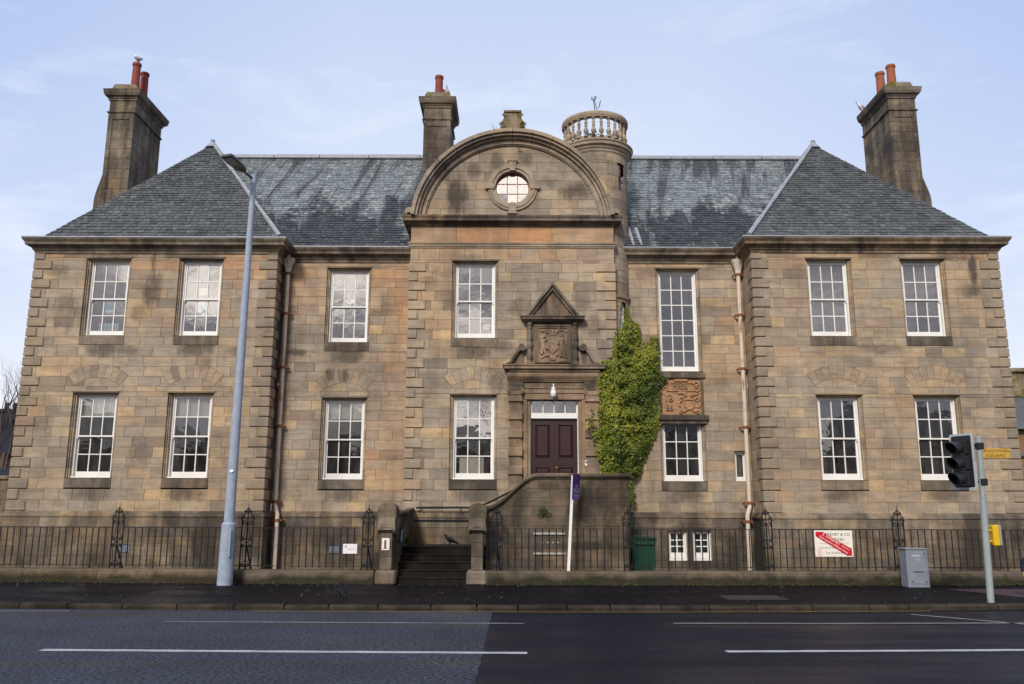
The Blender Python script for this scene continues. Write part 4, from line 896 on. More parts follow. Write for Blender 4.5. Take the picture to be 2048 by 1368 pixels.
# tympanum and raking mouldings
ap=(1.085,7.83); bl=(.36,6.87); br=(1.81,6.87)
m_.prism([(.48,6.87),(1.69,6.87),(1.085,7.66)],Yd-.05,Yd-.001,r=.75,o=.25); m_.box(.90,1.27,Yd-.075,Yd-.051,6.90,7.10,c=.005,r=.55)
def rake(A,B,Cc,d0,d1,y0): m_.faces([(A[0],y0,A[1]),(B[0],y0,B[1]),(B[0],y0,B[1]-d1*1.6),(A[0]+ (d1 if A[0]<1 else -d1),y0,A[1]),(A[0],Yd,A[1]),(B[0],Yd,B[1]),(B[0],Yd,B[1]-d1*1.6),(A[0]+(d1 if A[0]<1 else -d1),Yd,A[1])],[(0,1,2,3),(0,4,5,1),(3,2,6,7)],r=.35)
for A in (bl,br):
    rake(A,ap,0,0,.07,Yd-.20)
    A2=(A[0]+(.075 if A[0]<1 else -.075),A[1]); rake(A2,(ap[0],ap[1]-.118),0,0,.075,Yd-.13)
m_.build('pediment','tab',dcase)
for xc_ in (.475,1.695):
    m_=MB(); y_=Yd-.16; pr=[(.09,0),(.09,.06),(.065,.08),(.055,.10),(.085,.16),(.09,.24),(.06,.36),(.055,.42),(.085,.46),(.10,.53),(.095,.58),(.06,.62),(.07,.65),(.085,.72),(.075,.86),(.045,.94),(.06,.98),(.05,1.02),(.06,1.05),(.085,1.10),(.09,1.14)]
    m_.lathe([(r*.82,z*.99) for r,z in pr],(xc_,y_+.06,5.56),14,r=.3); m_.box(xc_-.10,xc_+.10,y_-.03,Yd-.051,5.56,5.60,r=.4); m_.build('carved_colonnette','dark',dcase,smooth=False)
for sx,xo,xi in ((-1,-.16,.30),(1,2.33,1.87)):
    m_=MB(); n=14; top=[];bot=[]
    for i in range(n+1):
        t_=i/n; x=xo+(xi-xo)*t_; z=5.57+.52*(t_*t_*(3-2*t_)); top.append((x,z)); bot.append((x,max(5.565,z-.12)))
    m_.prism(top+bot[::-1],Yd-.17,Yd-.001,r=.4); m_.prism([(xo+(xi-xo)*.35,5.56)]+bot[4:]+[(xi,5.56)],Yd-.06,Yd-.001,r=.6,o=.1)
    cx=xi-sx*(-.02); cz=6.00
    pts=[(cx+.10*(1-i/24)*math.cos(PI/2+sx*i*.5*-1),Yd-.175,cz+.10*(1-i/24)*math.sin(PI/2+sx*i*.5*-1)) for i in range(22)]; m_.tube(pts,.022,6,r=.4); m_.lathe([(0,0),(.10,0)],(cx,0,0),8) if False else None
    m_.prism([(cx+.10*math.cos(i*PI/8),cz+.10*math.sin(i*PI/8)) for i in range(16)],Yd-.165,Yd-.001,r=.35); m_.build('scroll','tab',dcase)
# coat of arms relief
sg=[]
def fig(l): sg.extend(l)
fig([(.50,.84,.50,.90,.06,1.1),(.42,.80,.58,.80,.05,.9),(.36,.70,.64,.70,.03,.6),(.36,.70,.34,.38,.035,.6),(.64,.70,.66,.38,.035,.6),(.34,.38,.50,.24,.035,.6),(.66,.38,.50,.24,.035,.6),(.5,.7,.5,.4,.15,.45)])
fig([(.12,.68,.20,.74,.065,1.2),(.14,.62,.18,.42,.085,1.1),(.20,.60,.30,.66,.035,1.),(.18,.46,.30,.36,.035,1.),(.16,.42,.12,.22,.05,1.),(.2,.36,.28,.16,.045,1.),(.05,.7,.03,.3,.022,.8),(.03,.3,.10,.22,.022,.8),(.28,.16,.34,.14,.03,.9)])
fig([(.80,.76,.82,.80,.05,1.2),(.82,.68,.80,.46,.07,1.1),(.80,.44,.76,.14,.045,1.),(.85,.44,.88,.14,.045,1.),(.74,.66,.70,.52,.03,.9),(.90,.66,.95,.50,.03,.9),(.95,.5,.93,.2,.02,.8)])
fig([(.34,.20,.50,.08,.04,.8),(.50,.08,.66,.20,.04,.8),(.10,.08,.34,.20,.03,.7),(.66,.20,.95,.10,.03,.7),(.45,.12,.55,.12,.07,.9)]+arc(.5,.1,.09,0,6.28,10,.025,1.))
for i in range(26): a=random.uniform(0,6.28); x=random.uniform(.04,.96); z=random.uniform(.84,.97); sg.append((x,z,x+.04*math.cos(a),z+.03*math.sin(a),.022,.8))
mb,n_,ma,pa=relief(.70,1.48,5.66,6.54,Yd-.052,sg,90,100,.055,'carved','coat_of_arms',dcase,.08,.65,.15); mb.build(n_,ma,pa)
# wall lantern above the door
m_=MB(); m_.tube([(1.09,Yd-.10,4.98),(1.09,Yd-.26,5.00),(1.09,Yd-.28,4.90)],.013,8); m_.lathe([(.02,.0),(.06,-.03),(.065,-.07),(.055,-.085)],(1.09,Yd-.28,4.92),16,r=.5)
la=m_.build('lantern','plainwhite',bld,smooth=True); m_=MB(); m_.lathe([(.055,0),(.075,-.04),(.078,-.10),(.06,-.16),(.03,-.185),(0,-.19)],(1.09,Yd-.28,4.835),18); m_.build('globe','plainwhite',la,smooth=True)
# door
x0,x1,z0,z1=DOOR; yf=Yd+.14
fr=MB(); fr.box(x0,x0+.022,yf-.02,yf+.1,1.78,z1); fr.box(x1-.022,x1,yf-.02,yf+.1,1.78,z1); fr.box(x0+.022,x1-.022,yf-.02,yf+.1,z1-.06,z1)
fr.box(x0+.022,x1-.022,yf-.03,yf+.1,4.19,4.28,c=.006); fr.box(x0+.022,x1-.022,yf-.05,yf+.1,4.125,4.187,c=.006)
q=x0+.03
while q<x1-.04: fr.box(q,q+.014,yf-.062,yf-.051,4.138,4.158); q+=.028
tz0,tz1=4.28,z1-.06
fr.box(x0+.022,x0+.05,yf,yf+.05,tz0,tz1); fr.box(x1-.05,x1-.022,yf,yf+.05,tz0,tz1)
for k_ in (1,2,3): xq=x0+.05+(x1-x0-.10)*k_/4; fr.box(xq-.012,xq+.012,yf,yf+.05,tz0,tz1)
df=fr.build('door_frame','white',bld)
m_=MB()
for k_ in range(4): xa=x0+.05+(x1-x0-.1)*k_/4; xb=x0+.05+(x1-x0-.1)*(k_+1)/4; m_.face([(xa,yf+.03,tz0),(xb,yf+.03+random.uniform(-.004,.004),tz0),(xb,yf+.03,tz1),(xa,yf+.03,tz1)],r=random.random())
m_.build('fanlight_glass','glass',df)
m_=MB(); m_.face([(x0,yf+.25,4.1),(x1,yf+.25,4.1),(x1,yf+.25,4.8),(x0,yf+.25,4.8)]); m_.build('fanlight_backing','net',df)
xm=(x0+x1)/2
for xa,xb in ((x0+.024,xm-.002),(xm+.002,x1-.024)):
    m_=MB(); y_=yf+.035; wst=.105
    m_.box(xa,xa+wst,y_,y_+.05,1.80,4.12); m_.box(xb-wst,xb,y_,y_+.05,1.80,4.12)
    for a,b in ((1.80,2.04),(2.75,3.02) if False else (2.86,3.10),(3.98,4.12)): m_.box(xa+wst,xb-wst,y_,y_+.05,a,b)
    for a,b in ((2.04,2.86),(3.10,3.98)):
        px0,px1=xa+wst,xb-wst; i_=.022
        # raised and fielded panel inside a bolection
        for (u0,u1,w0,w1) in ((px0,px1,a,a+i_),(px0,px1,b-i_,b),(px0,px0+i_,a+i_,b-i_),(px1-i_,px1,a+i_,b-i_)): m_.box(u0,u1,y_-.012,y_+.02,w0,w1,c=.005)
        o4=[(px0+i_,a+i_),(px1-i_,a+i_),(px1-i_,b-i_),(px0+i_,b-i_)]; k2=.05; n4=[(px0+i_+k2,a+i_+k2),(px1-i_-k2,a+i_+k2),(px1-i_-k2,b-i_-k2),(px0+i_+k2,b-i_-k2)]
        m_.faces([(p,y_+.030,q) for p,q in o4]+[(p,y_+.004,q) for p,q in n4],[(4,5,6,7)]+[(j,(j+1)%4,4+(j+1)%4,4+j) for j in range(4)])
    dl=m_.build('door','door',bld)
    if xa>xm: 
        k_=MB(); k_.lathe([(0,0)],(0,0,0),3) if False else None; k_.tube([(xa+.05,y_-.001,2.85),(xa+.05,y_-.012,2.85)],.022,10); k_.tube([(xa+.05,y_-.012,2.85),(xa+.05,y_-.05,2.85)],[.012,.026],10); k_.build('handle','brass',dl)
m_=MB(); m_.box(1.905,1.965,Yd-.13,Yd-.10,2.88,3.02,c=.008); m_.box(1.915,1.955,Yd-.134,Yd-.131,2.95,3.0,m=1); m_.box(1.915,1.955,Yd-.125,Yd-.10,2.83,2.878,m=1); m_.build('entry_phone',['plainwhite','black'],bld)
# ------------------------------------------------------------------ downpipes
for Xp,sx in ((-6.25,1),(6.30,-1)):
    yp=RC-.16
    pts=[(Xp,yp,8.30)]+[(Xp,yp,1.95)]; m_=MB()
    m_.tube([(Xp,yp,8.24),(Xp,yp,1.92)],.058,12); m_.tube([(Xp,yp,1.92),(Xp,yp-.01,1.86),(Xp+sx*.10,yp-.1,1.62),(Xp+sx*.10,yp-.1,1.50)],.058,12); m_.tube([(Xp+sx*.10,yp-.1,1.50),(Xp+sx*.10,yp-.1,.14)],.058,12)
    pp=m_.build('downpipe','pipe',bld,smooth=True)
    m_=MB(); n=28; pf=[(.06,-.02),(.075,.0),(.085,.10),(.125,.22),(.15,.30),(.16,.31),(.16,.36),(.175,.37),(.175,.39),(.12,.39)]
    vs=[];fs=[]
    for r_,z in pf:
        for j in range(n): a=2*PI*j/n; rr=r_*(1+.05*(j%2))/max(abs(math.cos(a)),abs(math.sin(a)))**.5; vs.append((Xp+rr*math.cos(a),yp+rr*math.sin(a)*.8,8.24+z))
    for i in range(len(pf)-1):
        for j in range(n): fs.append((i*n+j,i*n+(j+1)%n,(i+1)*n+(j+1)%n,(i+1)*n+j))
    m_.faces(vs,fs); m_.box(Xp-.04,Xp+.04,yp-.04,yp+.04,8.55,8.86); m_.build('hopper','pipe',pp)
    for zc_ in (8.20,7.05,5.55,3.95,1.95,1.47):
        m_=MB(); xx,yy_=(Xp,yp) if zc_>1.9 else (Xp+sx*.10,yp-.1); m_.tube([(xx,yy_,zc_-.035),(xx,yy_,zc_+.035)],.074,12); m_.box(xx-.13*1,xx+.13,yy_-.012,yy_+.05,zc_-.02,zc_+.02)
        for s_ in (-1,1): m_.tube([(xx+s_*.125,yy_-.03,zc_),(xx+s_*.125,yy_+.16,zc_)],.016,8)
        m_.build('pipe_bracket','collar',pp)
# vent grilles low in the base wall
for Xg,Yg,z0,z1 in ((-9.83,WL-.06,.66,.86),(-4.66,RC-.06,.62,.82)):
    m_=MB(); m_.box(Xg-.13,Xg+.13,Yg-.012,Yg+.02,z0,z1,m=0)
    for i in range(9): xx=Xg-.12+.03*i; m_.box(xx-.006,xx+.006,Yg-.02,Yg-.0125,z0+.01,z1-.01,m=1)
    m_.build('vent_grille',['blackmat','pole'],bld)
# street name plate on the right wing
sgn=MB(); sgn.box(11.985,12.855,WR-.022,WR-.003,3.095,3.345,c=.006); text(sgn,'ARDGOWAN',(12.42,WR-.024,3.24),.74,.075,m=1); text(sgn,'SQUARE',(12.42,WR-.024,3.125),.50,.075,m=1)
tag(sgn.build('street_name_plate',['signyellow','ink']),'yellow street name plate reading ARDGOWAN SQUARE on the right wing wall','sign')
# ------------------------------------------------------------------ ground, road, pavement
def kerbY(x): return 15.60+.0042*(x+2.5)**2 if x<-2.5 else 15.58+.0085*(max(0,x-0)**2)*.72
def wY(x): return 19.5+max(0,abs(x)-3.0)*(.05 if x<0 else .035)
def sheet(name,poly,z,mat,kind='structure',under=None):
    m_=MB(); m_.face([(x,y,z) for x,y in poly]); o=m_.build(name,mat); o['kind']=kind; return o
m_=MB(); m_.face([(-900,-900,-.06),(900,-900,-.06),(900,900,-.06),(-900,900,-.06)]); o=m_.build('ground','grass'); o['kind']='structure'
xs=[-40,-26,-16]+[-13+1.*i for i in range(27)]+[17,24,40]
m_=MB()
JX=-.35
left=[x for x in xs if x<JX]+[JX]; 
def jagged(y): return JX+.05*(y-12)*.12+.010*math.sin(y*37.)+.008*math.sin(y*91.)
ys=[-3+ (kerbY(JX)+3)*i/300 for i in range(301)]
pts=[(jagged(y),y,0.) for y in ys]
def strip(mb,xa,xb,z=0.):
    pass
a=[(x,kerbY(x)+.02) for x in left if x<JX-.2]
poly=[(-40,-3)]+[(jagged(y),y) for y in ys]+a[::-1]; m_.face([(x,y,0.) for x,y in poly]); o=m_.build('road','road_old'); o['kind']='structure'
m_=MB(); b=[(x,kerbY(x)+.02) for x in xs if x>JX+.2]; poly=[(40,-3)]+b[::-1]+[(jagged(y),y) for y in ys][::-1]; m_.face([(x,y,-.003) for x,y in poly]); o=m_.build('road','road_new'); o['kind']='structure'
# far pavement behind the camera
m_=MB(); m_.box(-40,40,-7,-3,-.05,.10); o=m_.build('pavement','pave'); o['kind']='structure'
# near pavement
m_=MB(); f_=[(x,kerbY(x)+.15) for x in xs]; bk=[(x,wY(x)+.06) for x in xs]
for i in range(len(xs)-1): m_.face([(xs[i],f_[i][1],.090),(xs[i+1],f_[i+1][1],.090),(xs[i+1],f_[i+1][1]+.6,.12),(xs[i],f_[i][1]+.6,.12)]); m_.face([(xs[i],f_[i][1]+.6,.12),(xs[i+1],f_[i+1][1]+.6,.12),(xs[i+1],bk[i+1][1],.12),(xs[i],bk[i][1],.12)])
o=m_.build('pavement','pave'); o['kind']='structure'
m_=MB(); x=-22.
while x<22:
    q=x+random.uniform(.7,1.05); g=.008; dz=random.uniform(-.006,.006); r_=random.random()
    if x>9.6: dz-=.07
    for (xa,xb) in ((x+g,q-g),):
        ya,yb=kerbY(xa),kerbY(xb); ya+=random.uniform(-.008,.008)
        vs=[(xa,ya,-.04),(xb,yb,-.04),(xb,yb,.058+dz),(xa,ya,.058+dz),(xa+.01,ya+.03,.092+dz),(xb-.01,yb+.03,.092+dz),(xa+.01,ya+.155,.096+dz),(xb-.01,yb+.155,.096+dz),(xa,ya+.16,-.04),(xb,yb+.16,-.04)]
        m_.faces(vs,[(0,1,2,3),(3,2,5,4),(4,5,7,6),(6,7,9,8),(0,3,4,6,8),(1,9,7,5,2)],r=r_)
    x=q
o=m_.build('kerb','kerb'); o['kind']='structure'
# painted lines
def line(pts,wd,mat,z=.004,nm='road_marking'):
    m_=MB(); P_=[Vector((x,y)) for x,y in pts]
    for a,b in zip(P_[:-1],P_[1:]):
        n=max(1,int((b-a).length/.25)); d_=(b-a).normalized(); nr=Vector((-d_.y,d_.x))
        for i in range(n):
            p=a.lerp(b,i/n); q=a.lerp(b,(i+1)/n); w0=wd/2*random.uniform(.92,1.05)
            m_.face([(*(p-nr*w0),z),(*(q-nr*w0),z),(*(q+nr*w0),z),(*(p+nr*w0),z)])
    o=m_.build(nm,mat); o['kind']='structure'
line([(-5.92,11.27),(-3,11.2),(.2,11.14)],.15,'line'); line([(2.72,11.30),(5,11.40),(8.3,11.58)],.15,'line')
line([(-5.5,14.07),(-2.5,14.0),(.2,13.95)],.09,'thinline'); line([(2.56,14.02),(5,14.06),(8.6,14.2)],.10,'thinline')
line([(-8.9,15.42),(-7.7,15.44)],.08,'thinline'); line([(-10.5,14.2),(-8.4,14.15)],.08,'thinline'); line([(6.9,15.3),(7.5,14.7),(8.2,13.95)],.10,'thinline')
line([(x,kerbY(x)-.10) for x in [-4.5+.8*i for i in range(16)]],.055,'yline')
m_=MB(); m_.box(4.05,5.2,16.5,17.3,.118,.1245,c=.002); m_.build('manhole_cover','iron_cover'); mc=bpy.context.scene.objects['manhole_cover']; tag(mc,'rectangular iron access cover set in the pavement on the right','manhole cover')
m_=MB(); m_.face([(9.25,18.8,.1245),(9.9,17.0,.1245),(13.5,16.7,.1245),(13.5,18.9,.1245)]); o=m_.build('tactile_paving','tact'); o['kind']='structure'
m_=MB(); m_.face([(x,y,.10) for x,y in ((-24,19.6),(24,19.6),(24,34),(-24,34))]); o=m_.build('area_ground','soil'); o['kind']='structure'
# ------------------------------------------------------------------ low wall with railings
def lowwall(xa,xb,label):
    m_=MB(); x=xa; 
    while x<xb-.01:
        L=random.uniform(1.05,1.75); q=x+L
        if xb-q<.5: q=xb
        q=min(q,xb); r_=random.random(); g=.006; ya,yb=wY(x),wY(q); y0=ya; t_=.34
        prof=[(0,.05),(0,.33),(.012,.345),(.006,.36),(.012,.385),(.03,.405),(.07,.415),(t_,.42),(t_,.05)]
        A=[(x+g,ya+o_,z+random.uniform(-.001,.001)) for o_,z in prof]; B=[(q-g,yb+o_,z) for o_,z in prof]; n=len(prof)
        m_.faces(A+B,[tuple(range(n)),tuple(range(n,2*n))[::-1]]+[(i,i+1,n+i+1,n+i) for i in range(n-1)],r=r_)
        x=q
    for i in range(12):  # mortar core
        a=xa+(xb-xa)*i/12;b=xa+(xb-xa)*(i+1)/12; m_.face([(a,wY(a)+.012,.05),(b,wY(b)+.012,.05),(b,wY(b)+.012,.40),(a,wY(a)+.012,.40)],m=1); m_.face([(a,wY(a)+.012,.40),(b,wY(b)+.012,.40),(b,wY(b)+.3,.40),(a,wY(a)+.3,.40)],m=1)
    return tag(m_.build('low_wall',['lowf','mortar']),label,'wall')
lowwall(-22,-3.06,'low sandstone wall under the railings left of the entrance steps'); lowwall(-.545,20,'low sandstone wall under the railings right of the entrance steps')
FZ=.42
def fence(xa,xb,label,sp=.155,lean=()):
    xm=(xa+xb)/2; t=thing('iron_railing',label,'railing',(xm,wY(xm)+.17,FZ),'iron railings between the scrolled standards')
    def yy(x): return wY(x)+.17
    for nm,z in (('top_rail',1.335),('bottom_rail',.50)):
        m_=MB(); n=max(1,int((xb-xa)/1.5)); 
        for i in range(n): a=xa+(xb-xa)*i/n; b=xa+(xb-xa)*(i+1)/n; m_.faces([(a,yy(a)-.017,z-.007),(b,yy(b)-.017,z-.007),(b,yy(b)-.017,z+.007),(a,yy(a)-.017,z+.007),(a,yy(a)+.017,z-.007),(b,yy(b)+.017,z-.007),(b,yy(b)+.017,z+.007),(a,yy(a)+.017,z+.007)],[(0,1,2,3),(4,7,6,5),(3,2,6,7),(0,4,5,1)])
        m_.build(nm,'bar',t)
    m_=MB(); m_.tube([(0,0,.46),(0,0,1.328)],.0135,6); proto=m_.build('bar','bar',t); me=proto.data
    m2=MB(); m2.tube([(0,0,.40),(0,0,1.328)],.0145,6); tmp=m2.build('bar','bar'); long_=tmp.data; bpy.data.objects.remove(tmp)
    n=int((xb-xa)/sp); x=xa+(xb-xa-(n-1)*sp)/2
    for i in range(n):
        o=proto if i==0 else proto.copy()
        if i: C.objects.link(o)
        if i%10==4: o.data=long_
        o.location=(x,yy(x),0); o.rotation_euler=(random.uniform(-.006,.006),random.uniform(-.006,.006) if i not in lean else .05,0); x+=sp
def scroll_pts(cx,cz,r,a0,turns,n=16,sg=1,shrink=.85): return [(cx+r*(1-shrink*i/n)*math.cos(a0+sg*turns*2*PI*i/n),0,cz+r*(1-shrink*i/n)*math.sin(a0+sg*turns*2*PI*i/n)) for i in range(n+1)]
def standard():
    t=thing('railing_standard','x','railing post',(0,0,0),'scrolled iron standards of the railings')
    z0=.0
    for sx in (-1,1):
        m_=MB(); m_.box(sx*.125-.013,sx*.125+.013,-.013,.013,z0,1.13); m_.tube([(sx*.125,0,1.13),(sx*.125,0,1.16)],[.022,.008],8); m_.build('upright','iron',t)
    m_=MB(); m_.tube([(0,0,0),(0,0,.95),(0,0,1.15)],[.017,.017,.015],8); m_.tube([(0,0,1.12),(0,0,1.30),(0,0,1.37),(.006,0,1.40),(-.004,0,1.43),(.002,0,1.47)],[.013,.011,.010,.008,.007,.003],6); m_.lathe([(0,-.03),(.03,0),(0,.03)],(0,0,.60),8); m_.build('stem','iron',t)
    m_=MB(); m_.tube([(-.17,0,1.115),(-.125,0,1.13),(.125,0,1.13),(.17,0,1.115)],.010,6); m_.tube([(-.125,0,.90),(.125,0,.90)],.008,5) if False else None
    for sx in (-1,1):
        # middle scrolls
        for cz,s2 in ((.66,1),(.53,-1)): m_.tube(scroll_pts(sx*.068,cz,.045,PI if sx>0 else 0,1.4,18,sg=-sx*s2),.0095,5)
        m_.tube([(sx*.03,0,.60),(sx*.055,0,.575),(sx*.10,0,.49),(sx*.085,0,.47),(sx*.075,0,.42),(sx*.07,0,.20)],.008,5); m_.tube([(sx*.03,0,.60),(sx*.055,0,.63),(sx*.10,0,.71),(sx*.08,0,.74),(sx*.055,0,.78),(sx*.045,0,1.0)],.008,5)
        # top scrolls inside the frame and the crest
        m_.tube(scroll_pts(sx*.05,1.03,.062,PI/2,1.3,20,sg=-sx),.012,6); m_.tube(scroll_pts(sx*.095,1.175,.045,-PI/2,1.3,18,sg=sx),.0115,6)
        m_.tube(scroll_pts(sx*.040,1.27,.045,PI/2,1.4,18,sg=-sx),.011,6); m_.tube([(0,0,1.34),(sx*.02,0,1.345),(sx*.045,0,1.36)],[.010,.012,.005],6)
        m_.tube([(sx*.10,0,1.20),(sx*.09,0,1.24),(sx*.05,0,1.31),(0,0,1.34)],.009,5)
        # foot scrolls
        m_.tube(scroll_pts(sx*.045,.09,.045,PI/2,1.4,18,sg=-sx),.012,6); m_.tube([(sx*.11,0,.02),(sx*.10,0,.13),(sx*.05,0,.18),(0,0,.19)],.009,5)
    m_.build('scrollwork','iron',t)
    m_=MB(); m_.tube([(0,.012,.58),(.02,.06,.40),(.05,.16,.18),(.08,.24,-.02)],[.012,.016,.018,.018],6); m_.build('back_stay','iron',t)
    return t
st0=standard()
def copy_tree(o,parent=None):
    c=o.copy(); C.objects.link(c)
    if parent: c.parent=parent
    for ch in list(o.children): copy_tree(ch,c)
    return c
SX=[(-9.03,'scrolled iron standard below the far left ground floor windows'),(-6.02,'scrolled iron standard beside the tall grey lamp column'),(-3.24,'scrolled iron standard just left of the pier numbered 1'),(-.33,'scrolled iron standard just right of the steps, against the curved parapet'),(2.66,'scrolled iron standard beside the green wheeled bin'),(5.80,'scrolled iron standard right of the right hand rusty downpipe'),(8.83,'scrolled iron standard behind the grey cabinet')]
for i,(x,l) in enumerate(SX):
    o=st0 if i==0 else copy_tree(st0)
    o.location=(x,wY(x)+.17,FZ-.005); o['label']=l; o.rotation_euler=(0,random.uniform(-.01,.01),random.uniform(-.05,.05))
pl=[(-15,-9.2,'iron railing bars at the far left end of the front'),(-8.87,-6.18,'iron railing panel behind the foot of the lamp column'),(-5.86,-3.41,'iron railing panel carrying the small white plaque'),(-.17,2.50,'iron railing panel in front of the stair parapet, for sale post standing on it'),(2.82,5.64,'iron railing panel in front of the two basement windows'),(5.96,8.67,'iron railing panel carrying the cream and red notice board'),(8.99,15,'iron railing bars running off to the right behind the traffic light pole')]
for a,b,l in pl: fence(a,b,l,lean=(11,) if a==5.96 else ())
# ------------------------------------------------------------------ gate piers
def pier(xc_,yf,label,plate):
    t=thing('gate_pier',label,'gate pier',(xc_,yf,.12),'curved topped stone piers flanking the steps'); w_=.225; m_=MB()
    m_.box(xc_-w_-.01,xc_+w_,yf-.02,yf+.55,.10,.425,c=.045,r=.2); m_.build('plinth','dark',t)
    m_=MB()
    for za,zb,r_ in ((.43,.72,.6),(.724,1.02,.1),(1.024,1.26,.15)): m_.box(xc_-.13,xc_+.13,yf+.02,yf+.52,za,zb,c=.008,r=r_)
    m_.build('shaft','low' if plate else 'low',t)
    m_=MB()
    # bowed capital carrying a hood that slopes up and back to a round top
    n=14
    def prow(x): return .035*math.cos((x-xc_)/.2*PI/2)
    sec=[]
    for yy_,z,ww,bow in ((yf+.06,1.20,.13,.0),(yf-.0,1.26,.15,.05),(yf-.07,1.30,.195,.075),(yf-.085,1.335,.205,.08),(yf-.06,1.38,.20,.05),(yf-.02,1.50,.19,.03),(yf+.0,1.56,.18,.03)):
        row=[]
        for i in range(n+1): u=-1+2*i/n; row.append((xc_+ww*u,yy_,z+bow*math.cos(u*PI/2)-bow*.4))
        sec.append(row)
    vs=[p for r_ in sec for p in r_]; fs=[(j*(n+1)+i,j*(n+1)+i+1,(j+1)*(n+1)+i+1,(j+1)*(n+1)+i) for j in range(len(sec)-1) for i in range(n)]
    m_.faces(vs,fs,r=.12)
    m_.prism([(yf+.06,1.20),(yf-.085,1.31),(yf-.06,1.38),(yf,1.56),(yf+.5,1.56),(yf+.5,1.20)],xc_-.18,xc_+.18,ax='yz',r=.15); m_.build('hood','dark',t)
    m_=MB(); arc_=[(xc_-.19,1.565)]+[(xc_+.19*math.cos(PI-PI*i/12),1.74+.15*math.sin(PI*i/12)) for i in range(13)]+[(xc_+.19,1.565)]
    m_.prism(arc_,yf+.0,yf+.6,r=.4); m_.build('rounded_top','low',t,bevel=.015)
    if plate:
        m_=MB(); m_.box(xc_-.095,xc_+.075,yf+.004,yf+.018,.865,1.125); text(m_,'1',(xc_-.018,yf+.002,.905),.05,.175,m=1); 
        m_.box(xc_-.055,xc_+.035,yf+.001,yf+.0035,.895,.912,m=1); m_.build('number_plate',['signwhite','brown'],t)
    return t
pier(-2.80,19.5,'left stone gate pier with a white plate numbered 1',True); pier(-.765,19.5,'right stone gate pier where the curved parapet coping begins',False)
# ------------------------------------------------------------------ entrance steps
stp=thing('entrance_steps','worn dark stone steps between the gate piers, upper flight hidden by a parapet wall','steps',(-1.8,20,.12))
NZ=[.255,.405,.56,.715,.885]
for i,z in enumerate(NZ):
    y=19.72+.30*i; m_=MB(); yb=22.34 if i==4 else y+.36
    m_.box(-2.62,-.62 if i<4 else .35,y,yb,z-.165 if i else .10,z-.03,r=.2+.1*i); m_.box(-2.62,-.62 if i<4 else .35,y-.02,yb,z-.028,z,c=.01,r=.5); m_.build('step' if i<4 else 'landing','step',stp)
m_=MB()
for i in range(5): m_.box(-.3+.2*i,1.9,20.6,22.34,.88+.17*i,1.05+.17*i,r=.3)
m_.box(.5,2.74,20.52,22.34,1.1,1.76,r=.4); m_.build('upper_flight','step',stp)
# left side wall of the flight, running back to the recess corner
m_=MB(); ashlar(m_,FSx(-2.62,1),20.0,RC-.07,[.1,.42,.74,1.06,1.38,1.62],(),orgf=None); m_.box(-2.84,-2.64,20.0,RC-.07,.1,1.62,m=1); m_.build('side_wall',['dark','mortar'],stp)
m_=MB(); m_.box(-2.90,-2.56,20.1,RC-.07,1.625,1.72,c=.02); m_.box(-2.90,-2.5,CF-.62,CF-.07,1.722,1.80,c=.02); m_.build('coping','dark',stp)
# parapet: flat top with an S curved ramp falling to the right hand pier
PY=20.2
def ptop(x):
    if x>=.62: return 2.50
    if x<=-.58: return 1.74
    t_=(x+.58)/1.20; return 1.74+.76*(t_*t_*(3-2*t_)) 
def pcut(a,b):
    z=(a+b)/2; xx=-.75
    while xx<.62 and ptop(xx)<z+.02: xx+=.02
    return [(-1,xx)]
m_=MB(); ashlar(m_,FX(PY),-.6,2.75,[.1,.36,.62,.88,1.14,1.38,1.62,1.84,2.04,2.24,2.46],[pcut],orgf=lambda x,z:random.choice([0,.0,.08,.2]),wmin=.35,wmax=.9)
n=30; poly=[(-.6,.1)]+[(-.6+3.35*i/n,ptop(-.6+3.35*i/n)-.03) for i in range(n+1)]+[(2.75,.1)]; m_.prism(poly,PY+.014,PY+.30,m=1)
ashlar(m_,FSx(2.76,1),PY,PY+2.1,[.1,.36,.62,.88,1.14,1.38,1.62,1.84,2.04,2.24,2.46],(),orgf=None); m_.box(2.45,2.745,PY+.3,22.3,.1,2.46,m=1)
m_.build('parapet_wall',['low','mortar'],stp)
m_=MB(); n=56
xs_=[-.62+(2.80+.62)*i/n for i in range(n+1)]
lay=[(-.06,-.13,.0),(-.06,-.13,.0)]
prof=[(.32,-.05),(.0,-.05),(-.02,-.04),(-.03,-.01),(-.06,.0),(-.085,.03),(-.09,.07),(-.07,.10),(.35,.11)]
for i in range(n):
    a,b=xs_[i],xs_[i+1]; rr=.35+.3*((i//9)%2)
    for (o0,z0),(o1,z1) in zip(prof[:-1],prof[1:]): m_.face([(a,PY+o0,ptop(a)+z0),(b,PY+o0,ptop(b)+z0),(b,PY+o1,ptop(b)+z1),(a,PY+o1,ptop(a)+z1)],r=rr)
m_.face([(2.80,PY+o_,2.50+z) for o_,z in prof],r=.3); m_.face([(-.62,PY+o_,1.74+z) for o_,z in prof],r=.3); m_.box(2.44,2.80,PY+.36,22.3,2.45,2.61,c=.02); m_.build('parapet_coping','low',stp)
m_=MB(); m_.tube([(-2.45,22.24,1.80),(-.9,22.24,1.81),(-.55,22.24,1.95),(.1,22.24,2.28)],.028,8)
for x in (-2.3,-1.3): m_.tube([(x,22.24,1.79),(x,22.27,1.72),(x,22.34,1.72)],.012,6)
m_.box(-2.5,-.3,22.29,22.335,1.47,1.50); m_.build('handrail','iron',stp)
m_=MB(); m_.tube([(-2.54,19.95,1.35),(-2.54,20.3,1.35),(-2.54,21.9,1.78)],.024,8); m_.tube([(-2.54,19.95,1.35),(-2.55,19.9,1.0)],.022,8); m_.build('handrail','iron',stp)
m_=MB()
